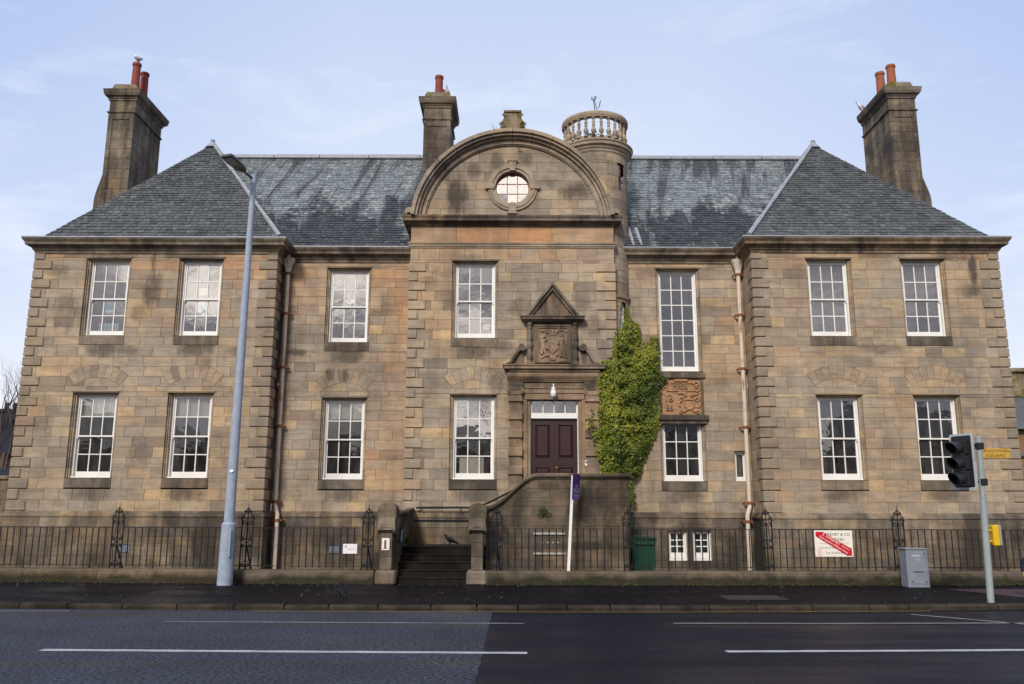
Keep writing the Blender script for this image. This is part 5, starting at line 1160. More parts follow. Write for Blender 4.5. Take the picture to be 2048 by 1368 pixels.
for i in range(6): m_.tube([(-2.604,20.25+.09*i,1.02),(-2.604,20.27+.09*i+random.uniform(-.03,.03),1.28)],.012,4)
m_.tube([(-2.604,20.2,1.06),(-2.604,20.7,1.12)],.010,4); m_.build('graffiti','graf',stp)
# weathered battens on the parapet face
for z,x0,x1 in ((1.215,.51,1.24),(.765,.51,1.25)):
    m_=MB(); m_.box(x0,x1,PY-.035,PY-.005,z-.022,z+.022,c=.004); m_.build('batten','wood',stp)
m_=MB()
for z in (1.02,):
    for k_ in range(4): m_.box(.70+.12*k_,.74+.12*k_,PY-.018,PY-.004,z-.02,z+.01)
m_.build('batten','wood',stp)
# ------------------------------------------------------------------ ivy and small plants
from math import cos,sin
IVY=[(1255,613),(1263,640),(1279,642),(1284,660),(1281,690),(1289,697),(1294,678),(1306,690),(1311,670),(1319,672),(1323,700),(1321,735),(1338,754),(1325,765),(1321,800),(1324,830),(1319,860),(1303,895),(1292,920),(1282,945),(1264,957),(1268,985),(1271,1003),(1260,1012),(1255,1000),(1254,950),(1200,948),(1204,930),(1193,905),(1196,880),(1187,873),(1200,852),(1195,830),(1199,800),(1196,760),(1204,728),(1222,722),(1228,700),(1228,680),(1233,667),(1246,655),(1251,640)]
def backproj(u,v,Yp):
    th=R(11.18); a=(u-1024)/1700; b=(684-v)/1700; x=a-b*RO; up=b+a*RO; c_,s_=math.cos(th),math.sin(th); k=Yp/(c_-up*s_)
    return x*k,1.75+(s_+up*c_)*k
ivp=[backproj(u,v,22.55) for u,v in IVY]   # outline measured once on the wall plane, then a real mass with depth
def inside(x,z,P_):
    r=False; j=len(P_)-1
    for i in range(len(P_)):
        if (P_[i][1]>z)!=(P_[j][1]>z) and x<(P_[j][0]-P_[i][0])*(z-P_[i][1])/(P_[j][1]-P_[i][1])+P_[i][0]: r=not r
        j=i
    return r
def edist(x,z,P_):
    d_=9
    for i in range(len(P_)):
        a,b=P_[i],P_[(i+1)%len(P_)]; dx,dz=b[0]-a[0],b[1]-a[1]; t_=max(0,min(1,((x-a[0])*dx+(z-a[1])*dz)/max(1e-9,dx*dx+dz*dz))); d_=min(d_,math.hypot(x-a[0]-dx*t_,z-a[1]-dz*t_))
    return d_
def wallY(x,z):
    if x<2.33: return CF-.14
    if x<2.80: return CF-.02
    t_=min(1,(x-2.80)/.75); return CF+.10+.55*t_**.8
xi0=min(p[0] for p in ivp);xi1=max(p[0] for p in ivp);zi0=min(p[1] for p in ivp);zi1=max(p[1] for p in ivp)
ivt=thing('ivy','dense green and yellow ivy climbing beside the door up to the turret window','climbing plant',(2.9,22.4,1.5))
m_=MB(); lf=MB(); random.seed(11)
def leaf(mb,p,nrm,s_,rr):
    n=Vector(nrm).normalized(); a=n.orthogonal().normalized(); b=n.cross(a); th=random.uniform(0,6.28); u=a*cos(th)+b*sin(th); v=n.cross(u); k=s_*.22
    mb.faces([p-u*s_*.5,p-u*s_*.05+v*s_*.5+n*k,p+u*s_*.62-n*k*.4,p-u*s_*.05-v*s_*.5+n*k],[(0,1,2),(0,2,3)],r=rr)
from mathutils import noise as mn
cnt=0
while cnt<16000:
    x=random.uniform(xi0-.08,xi1+.08); z=random.uniform(zi0-.05,zi1+.05); ins=inside(x,z,ivp); e=edist(x,z,ivp)
    if not ins and (e>.06 or random.random()<.7): continue
    cl_=mn.noise((x*3.2,z*3.2,1.)) ; cl2=mn.noise((x*8,z*6,5.))
    hol=mn.noise((x*2.1+3,z*1.6,9.))
    if ins and e>.12 and hol>.46 and random.random()<.6: continue
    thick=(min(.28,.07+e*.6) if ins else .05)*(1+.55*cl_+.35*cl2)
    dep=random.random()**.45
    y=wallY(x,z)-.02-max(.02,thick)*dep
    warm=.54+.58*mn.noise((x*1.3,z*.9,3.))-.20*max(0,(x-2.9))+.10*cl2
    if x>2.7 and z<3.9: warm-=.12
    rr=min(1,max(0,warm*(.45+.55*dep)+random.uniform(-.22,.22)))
    if random.random()<.02: rr=1
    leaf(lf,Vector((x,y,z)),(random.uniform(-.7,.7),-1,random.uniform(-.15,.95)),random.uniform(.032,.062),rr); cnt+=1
# trailing sprays at the edges, on the pilaster and down to the basement
sprays=[((2.32,3.0),(2.22,3.9)),((2.15,3.4),(2.02,4.1)),((2.12,3.6),(2.10,4.35)),((3.3,2.7),(3.46,3.25)),((2.86,1.8),(2.92,2.6)),((2.83,1.35),(2.90,1.9)),((2.9,1.45),(3.25,1.32)),((3.0,2.3),(3.12,2.9))]
for (a,b),(c_,d_) in sprays:
    st=[];n=10
    for i in range(n+1):
        t_=i/n; x=a+(c_-a)*t_+.03*sin(i*1.7); z=b+(d_-b)*t_; st.append((x,wallY(x,z)-.03,z))
    m_.tube(st,.006,4)
    for i in range(70 if a>2.5 else 24):
        p=random.choice(st); leaf(lf,Vector((p[0]+random.uniform(-.05,.05),p[1]-random.uniform(0,.06),p[2]+random.uniform(-.06,.06))),(random.uniform(-.6,.6),-1,random.uniform(-.2,.8)),random.uniform(.035,.065),random.uniform(.15,.7))
for k_ in range(9):
    x=random.uniform(2.75,3.1); z=1.4; st=[]
    while z<6.4 and len(st)<40: st.append((x,wallY(x,z)-.02,z)); z+=.17; x+=random.uniform(-.06,.065)
    m_.tube(st,[.02*(1-.6*i/len(st)) for i in range(len(st))],5)
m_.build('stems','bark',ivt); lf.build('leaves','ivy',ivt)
def weed(x,y,z,n,s_,label,spread=.12,up=.1,mat='weed'):
    m_=MB()
    for i in range(n): leaf(m_,Vector((x+random.gauss(0,spread*.5),y-random.uniform(0,.05),z+random.gauss(0,up*.5))),(random.uniform(-1,1),-1,random.uniform(0,1)),s_*random.uniform(.6,1.2),random.random())
    tag(m_.build('wall_weed',mat),label,'weed',None)
weed(.74,PY-.04,1.70,60,.05,'small tuft of weed rooted in the stair parapet face',.12,.09)
weed(2.23,TY-TR-.16,12.10,50,.05,'moss tuft on the ledge below the turret balusters',.18,.05)
weed(2.2,TY-TR-.03,11.15,26,.04,'tiny weed on the turret drum beside the gable arch',.12,.05)
weed(-2.50,20.9,1.0,60,.05,'weed growing on the left side wall of the steps',.06,.10)
weed(.17,CF-.06,11.72,14,.04,'tiny plant under the crown of the arched gable',.06,.04)
def twig_tree(name,label,cat,base,h,seed,depth,spread,r0,mat='bark',lean=(0,0),nm='trunk'):
    rnd=random.Random(seed); t=thing(name,label,cat,base); tr=MB(); br=MB()
    def grow(p,d_,L,r,lv):
        mb=tr if lv==0 else br; n=5; pts=[p]; q=p; rad=[r]
        for i in range(n):
            d_=(d_+Vector((rnd.gauss(0,.10),rnd.gauss(0,.10),rnd.gauss(.03,.05)))).normalized(); q=q+d_*L/n; pts.append(q); rad.append(r*(1-.45*(i+1)/n))
        mb.tube(pts,rad,6 if lv<2 else 4,cap=lv<1)
        if lv>=depth: return
        for k in range(rnd.choice([3,4]) if lv<2 else rnd.choice([2,3,3])):
            i=rnd.randint(2,n); dd=(d_+Vector((rnd.gauss(0,spread),rnd.gauss(0,spread),rnd.uniform(0,.35)))).normalized(); grow(pts[i],dd,L*rnd.uniform(.55,.78),rad[i]*rnd.uniform(.5,.7),lv+1)
    grow(Vector(base),Vector((lean[0],lean[1],1)).normalized(),h,r0,0)
    tr.build(nm,mat,t); br.build('branches',mat,t); return t
twig_tree('rooftop_sapling','spindly bare sapling sprouting behind the arched gable left of its keystone','sapling',(-.42,22.75,12.1),.33,5,3,.45,.009)
# ------------------------------------------------------------------ street lamp
t=thing('street_lamp','tall grey galvanised street lamp with a flat LED head leaning over the pavement','street lamp',(-6.27,19.27,.12))
dxy=lambda z:-6.27+.006*(z-.12)
m_=MB(); m_.tube([(dxy(.12),19.27,.10),(dxy(1.42),19.27,1.42)],[.168,.155],20); m_.tube([(dxy(1.42),19.27,1.421),(dxy(1.46),19.27,1.47)],[.155,.118],20); m_.tube([(dxy(1.47),19.27,1.471),(dxy(9.62),19.27,9.62)],[.116,.062],20)
m_.tube([(dxy(9.62),19.27,9.621),(dxy(9.62),19.27,9.64)],[.062,.02],12); m_.build('column','pole',t,smooth=True)
m_=MB(); m_.box(-6.18,-6.15,19.10,19.14,.72,1.32,c=.004); m_.build('door','pole',t); 
m_=MB(); m_.tube([(-6.245,19.16,2.585),(-6.245,19.15,2.59)],.04,12,m=0); m_.build('sticker','plainwhite',t)
m_=MB(); m_.tube([(-6.215,19.27,9.52),(-6.30,19.12,9.57),(-6.40,18.90,9.62)],[.035,.03,.028],10); m_.build('arm','lampbody',t)
# head: tapered slab pointing up and towards the road
h0=Vector((-6.375,18.98,9.595)); hd=Vector((-.30,-.93,.16)).normalized(); hs=Vector((hd.y,-hd.x,0)).normalized()*-1; hn=hd.cross(hs).normalized()
if hn.z<0: hn=-hn
out=[(.0,.08),(.10,.14),(.42,.17),(.66,.155),(.70,.135)]; m_=MB()
ring=[(a,w_) for a,w_ in out]+[(a,-w_) for a,w_ in out[::-1]]; n=len(ring)
bot=[h0+hd*a+hs*w_ for a,w_ in ring]; top=[h0+hd*a*.99+hs*w_*.92+hn*.055 for a,w_ in ring]; m_.faces(bot+top,[tuple(range(n)),tuple(range(n,2*n))[::-1]]+[(i,(i+1)%n,n+(i+1)%n,n+i) for i in range(n)]); m_.build('lamp_head','lampbody',t)
m_=MB(); q=[(.28,.12),(.61,.11),(.61,-.11),(.28,-.12)]; m_.faces([h0+hd*a+hs*w_-hn*.004 for a,w_ in q]+[h0+hd*a+hs*w_-hn*.012 for a,w_ in q],[(4,5,6,7),(0,1,5,4),(1,2,6,5),(2,3,7,6),(3,0,4,7)]); m_.build('lamp_lens','lens_clear',t)
# ------------------------------------------------------------------ traffic light
t=thing('traffic_light','traffic signal with black hoods and pale backing board on a grey pole facing left','traffic light',(8.88,16.35,.12))
bx,by=8.86,16.33; m_=MB(); m_.tube([(bx,by,.10),(bx+.045,by,1.86)],[.062,.060],18); m_.tube([(bx+.045,by,1.862),(bx+.085,by,3.15)],[.053,.053],18); m_.lathe([(.053,0),(.04,.012),(0,.016)],(bx+.085,by,3.15),16)
m_.build('pole','polegrey',t,smooth=True)
fd=Vector((-.93,-.37,0)).normalized(); fs_=Vector((-fd.y,fd.x,0)); hc=Vector((8.49,16.12,2.665))
def slab(mb,c,hw,z0,z1,d0,d1,cr=0.,**k):
    if cr: 
        P_=[]
        for sx,sz,a0_ in ((1,1,0),(-1,1,90),(-1,-1,180),(1,-1,270)):
            for q in range(5): a=R(a0_+q*22.5); P_.append((sx*(hw-cr)+cr*cos(a),(z1-cr if sz>0 else z0+cr)+cr*sin(a)))
    else: P_=[(hw,z1),(-hw,z1),(-hw,z0),(hw,z0)]
    n=len(P_); A=[Vector((c.x,c.y,0))+fs_*a+fd*d0+Vector((0,0,b)) for a,b in P_]; B=[Vector((c.x,c.y,0))+fs_*a+fd*d1+Vector((0,0,b)) for a,b in P_]
    mb.faces(A+B,[tuple(range(n)),tuple(range(n,2*n))[::-1]]+[(i,(i+1)%n,n+(i+1)%n,n+i) for i in range(n)],**k)
m_=MB(); slab(m_,hc,.255,2.67,3.19,-.012,.0,.04,m=0); slab(m_,hc,.262,2.15,2.668,-.012,.0,.04,m=0); slab(m_,hc,.215,2.19,3.15,.001,.004,.03,m=1); m_.build('backing_board',['greyboard','black'],t)
m_=MB(); 
for k_ in range(3): slab(m_,hc,.155,2.215+.285*k_,2.495+.285*k_,-.10,.10,.03)
m_.build('signal_housing','black',t)
for k_,cname in enumerate(('green','amber','red')):
    zc_=2.355+.285*k_; cc=Vector((hc.x,hc.y,zc_))+fd*.10
    m_=MB(); n=18; L=.25; vs=[]; fs=[]
    ang=[R(-55+ (290)*i/n) for i in range(n+1)]
    for r_ in (.118,.110):
        for j in range(2):
            for a in ang:
                up=sin(a); l=.0 if j==0 else (L*(.42+.58*max(0,(up+.75)/1.75)) ); vs.append(cc+fs_*r_*cos(a)+Vector((0,0,r_*sin(a)-(0.02 if j else 0)))+fd*l)
    N=n+1
    for b_ in (0,2):
        for i in range(n): fs.append((b_*N+i,b_*N+i+1,(b_+1)*N+i+1,(b_+1)*N+i))
    for i in range(n): fs.append((N+i,N+i+1,3*N+i+1,3*N+i))
    m_.faces(vs,fs); hd_=m_.build('hood','black',t,smooth=True)
    lm=plain('lens_'+cname,{'red':(.05,.002,.003),'amber':(.05,.025,.004),'green':(.004,.06,.05)}[cname],.25,.6,0.,.1)
    m_=MB(); R0=.10; m_.faces([cc+fd*.02]+[cc+fs_*R0*cos(R(20*i))+Vector((0,0,R0*sin(R(20*i))))+fd*.008 for i in range(18)],[(0,1+i,1+(i+1)%18) for i in range(18)]); m_.build('signal_lens',lm,t,smooth=True)
for z in (2.98,2.30):
    m_=MB(); m_.tube([(hc.x+.02,hc.y+.08,z),(bx+.06,by,z)],.012,6); m_.box(bx+.02,bx+.145,by-.07,by+.06,z-.07,z+.06,c=.01); m_.build('bracket','black',t)
m_=MB(); m_.box(bx+.155,bx+.275,by-.05,by+.13,1.115,1.50,c=.02); m_.tube([(bx+.06,by,1.4),(bx+.16,by+.03,1.4)],.02,6); m_.tube([(bx+.06,by,1.2),(bx+.16,by+.03,1.2)],.02,6); m_.build('push_button_box','yellow',t); 
m_=MB(); m_.box(bx+.276,bx+.31,by-.045,by+.13,1.125,1.505,c=.008); m_.build('box_back','polegrey',t)
m_=MB(); m_.box(bx+.02,bx+.055,by-.068,by-.064,2.02,2.09); m_.box(bx+.03,bx+.05,by-.069,by-.0685,2.03,2.08,m=1); m_.build('sticker',['plainwhite','ink'],t)
# ------------------------------------------------------------------ cabinet
t=thing('street_cabinet','grey metal roadside cabinet standing against the low wall under the scrolled standard','cabinet',(8.86,19.2,.12))
m_=MB(); m_.box(8.64,9.11,19.15,19.50,.12,.92,c=.008); m_.box(8.62,9.13,19.13,19.52,.922,.955,c=.008); m_.build('cabinet_body','cab',t)
m_=MB(); m_.box(8.70,9.07,19.138,19.148,.20,.89,c=.003); m_.build('door','cab',t)
m_=MB(); m_.box(8.76,8.99,19.131,19.137,.445,.46); 
for x,z in ((9.03,.84),(9.03,.25),(8.73,.25)): m_.tube([(x,19.139,z),(x,19.125,z)],.012,8)
m_.build('latch','black',t)
m_=MB(); m_.faces([(8.855,19.1365,.70),(8.905,19.1365,.70),(8.88,19.1365,.74)],[(0,1,2)],m=0); m_.box(8.75,8.95,19.136,19.1375,.79,.80,m=1); m_.build('label',['yellow','plainwhite'],t)
# ------------------------------------------------------------------ signs on the railings
fy=wY(7.3)+.17-.045
mb=MB(); mb.box(6.875,7.735,fy,fy+.012,.735,1.315,c=.003); y=fy-.002
def tx(s_,x,z,w_,h,m): text(mb,s_,(x,y,z),w_,h,m=m)
tx('E. SWEENEY & CO',7.32,1.20,.72,.062,1); tx('SOLICITORS',7.30,1.085,.48,.058,1); tx('Civil & Criminal Litigation',7.33,.915,.74,.040,1); tx('Tel: 01475 892 000'.replace(' 000','1'),7.34,.795,.47,.048,1)
mb.box(6.95,7.66,y-.0003,y+.0015,1.022,1.027,m=3)
for (a,b,c_,d_) in ((6.92,7.03,.757,.761),(6.92,7.03,.895,.899),(6.92,6.924,.762,.894),(7.026,7.03,.762,.894)): mb.box(a,b,y-.0003,y+.0015,c_,d_,m=3)
for i in range(4): mb.box(6.945,7.005,y-.0003,y+.0015,.785+.026*i,.793+.026*i,m=3)
mb.faces([(p[0],fy-.006,p[1]) for p in ((6.905,1.285),(7.075,1.285),(7.70,.91),(7.705,.76),(7.59,.76),(6.905,1.185))],[(0,1,2,3,4,5)],m=2)
mb.faces([(p[0],fy-.0055,p[1]) for p in ((6.905,1.285),(7.075,1.285),(7.70,.91),(7.705,.76),(7.59,.76),(6.905,1.185))]+[(p[0],fy-.001,p[1]) for p in ((6.905,1.285),(7.075,1.285),(7.70,.91),(7.705,.76),(7.59,.76),(6.905,1.185))],[(i,(i+1)%6,6+(i+1)%6,6+i) for i in range(6)],m=2)
y=fy-.008; ang=math.atan2(-.375,.625)
text(mb,'E. SWEENEY',(7.245,y,1.098),.44,.062,m=4,rot=ang); text(mb,'Solicitors',(7.555,y,.925),.19,.032,m=4,rot=ang); text(mb,'Have moved to 10 Roslin Street',(7.29,y,.985),.72,.048,m=4,rot=ang)
tag(mb.build('notice_board',['signwhite','ink','red','red','plainwhite']),'cream solicitors notice board with a red diagonal strip tied to the railings','sign')
fy=wY(-3.6)+.17-.04
mb=MB(); mb.box(-3.79,-3.47,fy,fy+.010,.775,.99,c=.003); y=fy-.002; text(mb,'Legal Post',(-3.60,y,.862),.17,.032,m=1)
for a in range(4): 
    th=a*PI/4; mb.faces([(-3.725-.03*cos(th)-.004*sin(th),y,.93-.03*sin(th)),(-3.725+.03*cos(th)-.004*sin(th),y,.93+.03*sin(th)),(-3.725+.03*cos(th)+.004*sin(th),y-.0003,.934+.03*sin(th)),(-3.725-.03*cos(th)+.004*sin(th),y-.0003,.934-.03*sin(th))],[(0,1,2,3)],m=2)
tag(mb.build('small_plaque',['plainwhite','ink2','mauve']),'small white plaque reading Legal Post fixed to the railings left of the pier','sign')
# for sale post
t=thing('for_sale_sign','white for sale post with a purple board seen nearly edge on','sign',(1.27,19.62,.42))
m_=MB(); A=Vector((1.275,19.60,.42)); B=Vector((1.395,19.60,2.53)); 
for (p,q) in ((A,B),): 
    w_=.032; m_.faces([(p.x-w_,p.y-w_,p.z),(p.x+w_,p.y-w_,p.z),(p.x+w_,p.y+w_,p.z),(p.x-w_,p.y+w_,p.z),(q.x-w_,q.y-w_,q.z),(q.x+w_,q.y-w_,q.z),(q.x+w_,q.y+w_,q.z),(q.x-w_,q.y+w_,q.z)],[(0,1,5,4),(1,2,6,5),(2,3,7,6),(3,0,4,7),(4,5,6,7)])
m_.build('post','plainwhite',t)
bu=Vector((.36,.933,0)).normalized(); bv=Vector((.05,0,1)).normalized(); bo=Vector((1.368,19.37,1.98)); bn=bu.cross(bv).normalized()
if bn.y>0: bn=-bn
mb=MB()
def bq(a0_,a1_,b0,b1,d_,m=0): mb.face([bo+bu*a0_+bv*b0+bn*d_,bo+bu*a1_+bv*b0+bn*d_,bo+bu*a1_+bv*b1+bn*d_,bo+bu*a0_+bv*b1+bn*d_],m=m)
for d_ in (0,-.02): bq(0,.52,0,.58,d_)
for (p,q) in (((0,0),(.52,0)),((.52,0),(.52,.58)),((.52,.58),(0,.58)),((0,.58),(0,0))): mb.face([bo+bu*p[0]+bv*p[1],bo+bu*q[0]+bv*q[1],bo+bu*q[0]+bv*q[1]-bn*.02,bo+bu*p[0]+bv*p[1]-bn*.02])
bq(0,.52,.0,.13,.002,1)
def bt(s_,b,w_,h): 
    text(mb,s_,bo+bu*.26+bv*b+bn*.004,w_,h,u=bu,v=bv,m=2)
bt('FOR',.28,.20,.05); bt('SALE',.165,.44,.10); bt('1100',.075,.30,.055); bt('for sale',.025,.34,.025)
mb.build('board',['purple','mauve','plainwhite'],t)
# ------------------------------------------------------------------ wheeled bin
t=thing('wheelie_bin','green wheeled bin standing behind the railings beside the stair parapet','bin',(3.05,20.4,.1))
m_=MB(); b0=[(2.86,20.10),(3.24,20.10),(3.24,20.58),(2.86,20.58)]; b1=[(2.78,20.02),(3.31,20.02),(3.31,20.70),(2.78,20.70)]
m_.faces([(x,y,.14) for x,y in b0]+[(x,y,1.06) for x,y in b1],[(0,1,5,4),(1,2,6,5),(2,3,7,6),(3,0,4,7),(0,3,2,1)]); m_.box(2.765,3.325,20.0,20.715,1.061,1.10,c=.008); m_.box(2.80,3.29,19.985,20.0,.98,1.06,c=.005); m_.build('bin_body','bin',t)
m_=MB(); n=10
for i in range(n):
    a=i/n;b=(i+1)/n; f=lambda u:1.135+.055*math.sin(u*PI); m_.face([(2.76+.575*a,19.97,f(a)-.02),(2.76+.575*b,19.97,f(b)-.02),(2.76+.575*b,20.75,f(b)),(2.76+.575*a,20.75,f(a))]); m_.face([(2.76+.575*a,19.97,f(a)-.045),(2.76+.575*b,19.97,f(b)-.045),(2.76+.575*b,19.97,f(b)-.02),(2.76+.575*a,19.97,f(a)-.02)])
m_.build('lid','bin',t)
m_=MB(); 
for x in (2.80,3.26): m_.tube([(x,20.66,.22),(x+.05,20.66,.22)],.10,18)
m_.tube([(2.85,19.98,.22),(2.90,19.98,.22)],.10,18) if False else None
m_.build('wheel','black',t)
# ------------------------------------------------------------------ skinned figures
def skin(name,verts,edges,rad,mat,parent=None,sub=2,root=0):
    me=bpy.data.meshes.new(name); me.from_pydata([tuple(v) for v in verts],edges,[]); o=bpy.data.objects.new(name,me); C.objects.link(o)
    me.materials.append(M[mat]); md=o.modifiers.new('skin','SKIN'); md.use_smooth_shade=True
    for i,r_ in enumerate(rad):
        d_=me.skin_vertices[0].data[i]; d_.radius=(r_,r_) if not isinstance(r_,tuple) else r_; d_.use_root=(i==root)
    s2=o.modifiers.new('sub','SUBSURF'); s2.levels=sub; s2.render_levels=sub
    if parent: o.parent=parent
    return o
def bird(name,label,cat,body,wing,beak,loc,rz,s_=1.,front=False,tilt=0.):
    V_=[(0,0,.14),(.05,0,.17),(.09,0,.215),(.105,0,.25),(.125,0,.262),(-.07,0,.115),(-.14,0,.085),(-.21,0,.055),
        (.0,.025,.09),(.0,.028,.045),(.005,.03,.008),(.04,.032,.004),(.0,-.025,.09),(.0,-.028,.045),(.005,-.03,.008),(.04,-.032,.004),(-.02,.032,.004),(-.02,-.032,.004)]
    E2=[(0,1),(1,2),(2,3),(3,4),(0,5),(5,6),(6,7),(0,8),(8,9),(9,10),(10,11),(0,12),(12,13),(13,14),(14,15),(10,16),(14,17)]
    rd=[.062,.052,.034,.032,.022,.050,.032,(.010,.022),.016,.006,.005,.003,.016,.006,.005,.003,.003,.003]
    o=skin(name,[Vector(v)*s_ for v in V_],E2,[tuple(q*s_ for q in r_) if isinstance(r_,tuple) else r_*s_ for r_ in rd],body)
    o.location=loc; o.rotation_euler=(0,0,rz); tag(o,label,cat)
    m_=MB(); m_.tube([(.135*s_,0,.264*s_),(.165*s_,0,.258*s_),(.185*s_,0,.250*s_)],[.013*s_,.009*s_,.002*s_],8); b=m_.build('beak',beak,o); b.matrix_parent_inverse.identity()
    m_=MB()
    for sy in (-1,1):
        vs=[]; n=8; pr=[(.07,.188,.030),(.03,.195,.058),(-.03,.175,.062),(-.10,.135,.048),(-.17,.095,.028),(-.24,.055,.010)]
        for x,z,w_ in pr:
            for j,(a,b_) in enumerate(((.35,.012),(.80,.0),(1.12,-.03),(1.02,-.062),(.7,-.08))): vs.append((x*s_,sy*w_*a*s_,(z+b_*(w_/.06))*s_))
        fs=[(i*5+j,i*5+j+1,(i+1)*5+j+1,(i+1)*5+j) for i in range(5) for j in range(4)]; m_.faces(vs,fs)
    wgo=m_.build('wing',wing,o,smooth=True); wgo.matrix_parent_inverse.identity(); return o
bird('crow','black crow standing on the pavement, facing away to the left','bird','crow','crow','beak',(-3.12,16.25,.115),R(118),1.2)
bird('crow','black crow standing on the top landing of the steps facing left','bird','crow','crow','beak',(-1.52,21.5,.885),R(172),1.02)
bird('gull','white gull perched on the pot of the left end chimney','bird','gullw','gullg','beak',(-12.30,25.55,16.03),R(140),1.45)
bird('gull','white gull standing beside the pot on the middle chimney','bird','gullw','gullw','beak',(-2.18,26.25,15.235),R(262),1.3)
bird('gull','white gull half hidden behind the cap of the right end chimney','bird','gullw','gullg','beak',(11.83,26.75,15.0),R(200),1.3)
# small child at the right edge of the picture
t=thing('person','small child in dark padded coat and hat at the right edge of the pavement','person',(10.12,17.12,.12))
cx,cy=10.12,17.12
V_=[(0,0,.47),(0,0,.56),(0,-.01,.68),(0,-.01,.74),(0,-.02,.79),(0,-.02,.86),  # pelvis, waist, chest, neck, jaw, skull
    (-.05,0,.42),(-.055,-.03,.25),(-.055,.0,.06),(-.055,-.08,.025),(.05,0,.42),(.06,.03,.25),(.06,.06,.06),(.06,-.02,.025),
    (-.10,-.01,.695),(-.135,-.0,.58),(-.145,-.03,.46),(-.148,-.035,.42),(.10,-.01,.695),(.135,0,.58),(.145,-.03,.46),(.148,-.035,.42)]
E2=[(0,1),(1,2),(2,3),(3,4),(4,5),(0,6),(6,7),(7,8),(8,9),(0,10),(10,11),(11,12),(12,13),(2,14),(14,15),(15,16),(16,17),(2,18),(18,19),(19,20),(20,21)]
rd=[.075,.07,.078,.038,.07,.078,.055,.043,.033,.028,.055,.043,.033,.028,.045,.036,.026,.018,.045,.036,.026,.018]
body=skin('body',[Vector(v)+Vector((cx,cy,.12)) for v in V_],E2,rd,'skin'); body.parent=t; body.matrix_parent_inverse=Matrix.Translation(-Vector(t.location))
def part_local(o): o.parent=t; o.matrix_parent_inverse=Matrix.Translation(-Vector(t.location)); return o
part_local(skin('coat',[Vector(v)+Vector((cx,cy,.12)) for v in [(0,0,.40),(0,0,.50),(0,-.005,.60),(0,-.01,.70),(-.10,-.01,.69),(-.142,0,.58),(-.15,-.03,.47),(.10,-.01,.69),(.142,0,.58),(.15,-.03,.47),(0,-.01,.745)]],[(0,1),(1,2),(2,3),(3,4),(4,5),(5,6),(3,7),(7,8),(8,9),(3,10)],[.115,.11,.108,.10,.062,.05,.042,.062,.05,.042,.06],'navy'))
part_local(skin('trousers',[Vector(v)+Vector((cx,cy,.12)) for v in [(0,0,.45),(-.05,0,.40),(-.055,-.03,.25),(-.055,.0,.10),(.05,0,.40),(.06,.03,.25),(.06,.06,.10)]],[(0,1),(1,2),(2,3),(0,4),(4,5),(5,6)],[.09,.062,.052,.045,.062,.052,.045],'jeans'))
for (sx,yo) in ((-.055,0),(.06,.06)):
    part_local(skin('shoe',[Vector(v)+Vector((cx+sx,cy+yo,.12)) for v in [(0,.03,.035),(0,-.04,.03),(0,-.09,.028)]],[(0,1),(1,2)],[.036,.036,.03],'black',root=0))
part_local(skin('hat',[Vector(v)+Vector((cx,cy,.12)) for v in [(0,.0,.87),(0,.0,.92),(0,.0,.955)]],[(0,1),(1,2)],[.092,.085,.035],'navy'))
for sx in (-1,1):
    m_=MB(); wx=cx+sx*.150
    for k_ in range(5):
        a=-.018+.009*k_; L=(.030,.042,.046,.042,.034)[k_]; zt=.12+.415
        if k_==0: m_.tube([(wx,cy-.05,zt+.012),(wx-sx*.006,cy-.068,zt-.004),(wx-sx*.008,cy-.074,zt-.018)],[.0065,.006,.0045],6)
        else: m_.tube([(wx,cy-.035+a,zt),(wx-sx*.004,cy-.038+a,zt-L*.6),(wx-sx*.012,cy-.040+a,zt-L)],[.0055,.005,.004],6)
    m_.lathe([(0,.02),(.016,.014),(.021,0),(.020,-.014),(0,-.02)],(wx,cy-.036,.12+.425),10); m_.build('hand','skin',t,smooth=True)
m_=MB()
for sx in (-1,1): m_.lathe([(0,-.008),(.008,0),(0,.008)],(cx+sx*.028,cy-.092,.12+.845),8,m=0)
m_.tube([(cx,cy-.095,.12+.835),(cx,cy-.110,.12+.815)],[.008,.012],8,m=1); m_.tube([(cx-.018,cy-.093,.12+.788),(cx,cy-.098,.12+.785),(cx+.018,cy-.093,.12+.788)],.005,6,m=2)
for sx in (-1,1): m_.lathe([(0,-.02),(.012,0),(0,.02)],(cx+sx*.078,cy-.01,.12+.83),8,m=1)
m_.build('face_features',['black','skin','brown'],t,smooth=True)
# ------------------------------------------------------------------ background left and right
t=thing('distant_house','dark slated house roof with chimney far off at the left edge behind the bare tree','house',(-37,60,0))
m_=MB(); m_.box(-52,-33.2,56,64,0,5.2,r=.3); m_.build('wall','red_stone',t)
m_=MB(); m_.faces([(-52.5,55.7,5.1),(-33,55.7,5.1),(-33,60,7.6),(-52.5,60,7.6),(-33,64.3,5.1),(-52.5,64.3,5.1)],[(0,1,2,3),(3,2,4,5),(1,4,2)]); m_.build('roof','slate_dark',t)
m_=MB(); m_.box(-36.0,-34.9,59.4,60.6,6.6,8.4,r=.3); m_.box(-36.1,-34.8,59.3,60.7,8.4,8.6,r=.3)
for x in (-35.8,-35.2): m_.tube([(x,60,8.6),(x,60,9.1)],.14,8)
m_.build('chimney','slate_dark',t)
m_=MB(); ashlar(m_,FX(28.0),-24,-12.98,[0,.33,.66,1.,1.33,1.66,2.,2.33,2.66],(),orgf=None); m_.box(-24,-12.99,28.02,28.4,0,2.66,m=1); m_.box(-24.1,-12.99,27.93,28.5,2.665,2.80,c=.03); tag(m_.build('side_boundary_wall',['dark','mortar']),'high dark stone wall running off left behind the left wing','wall')
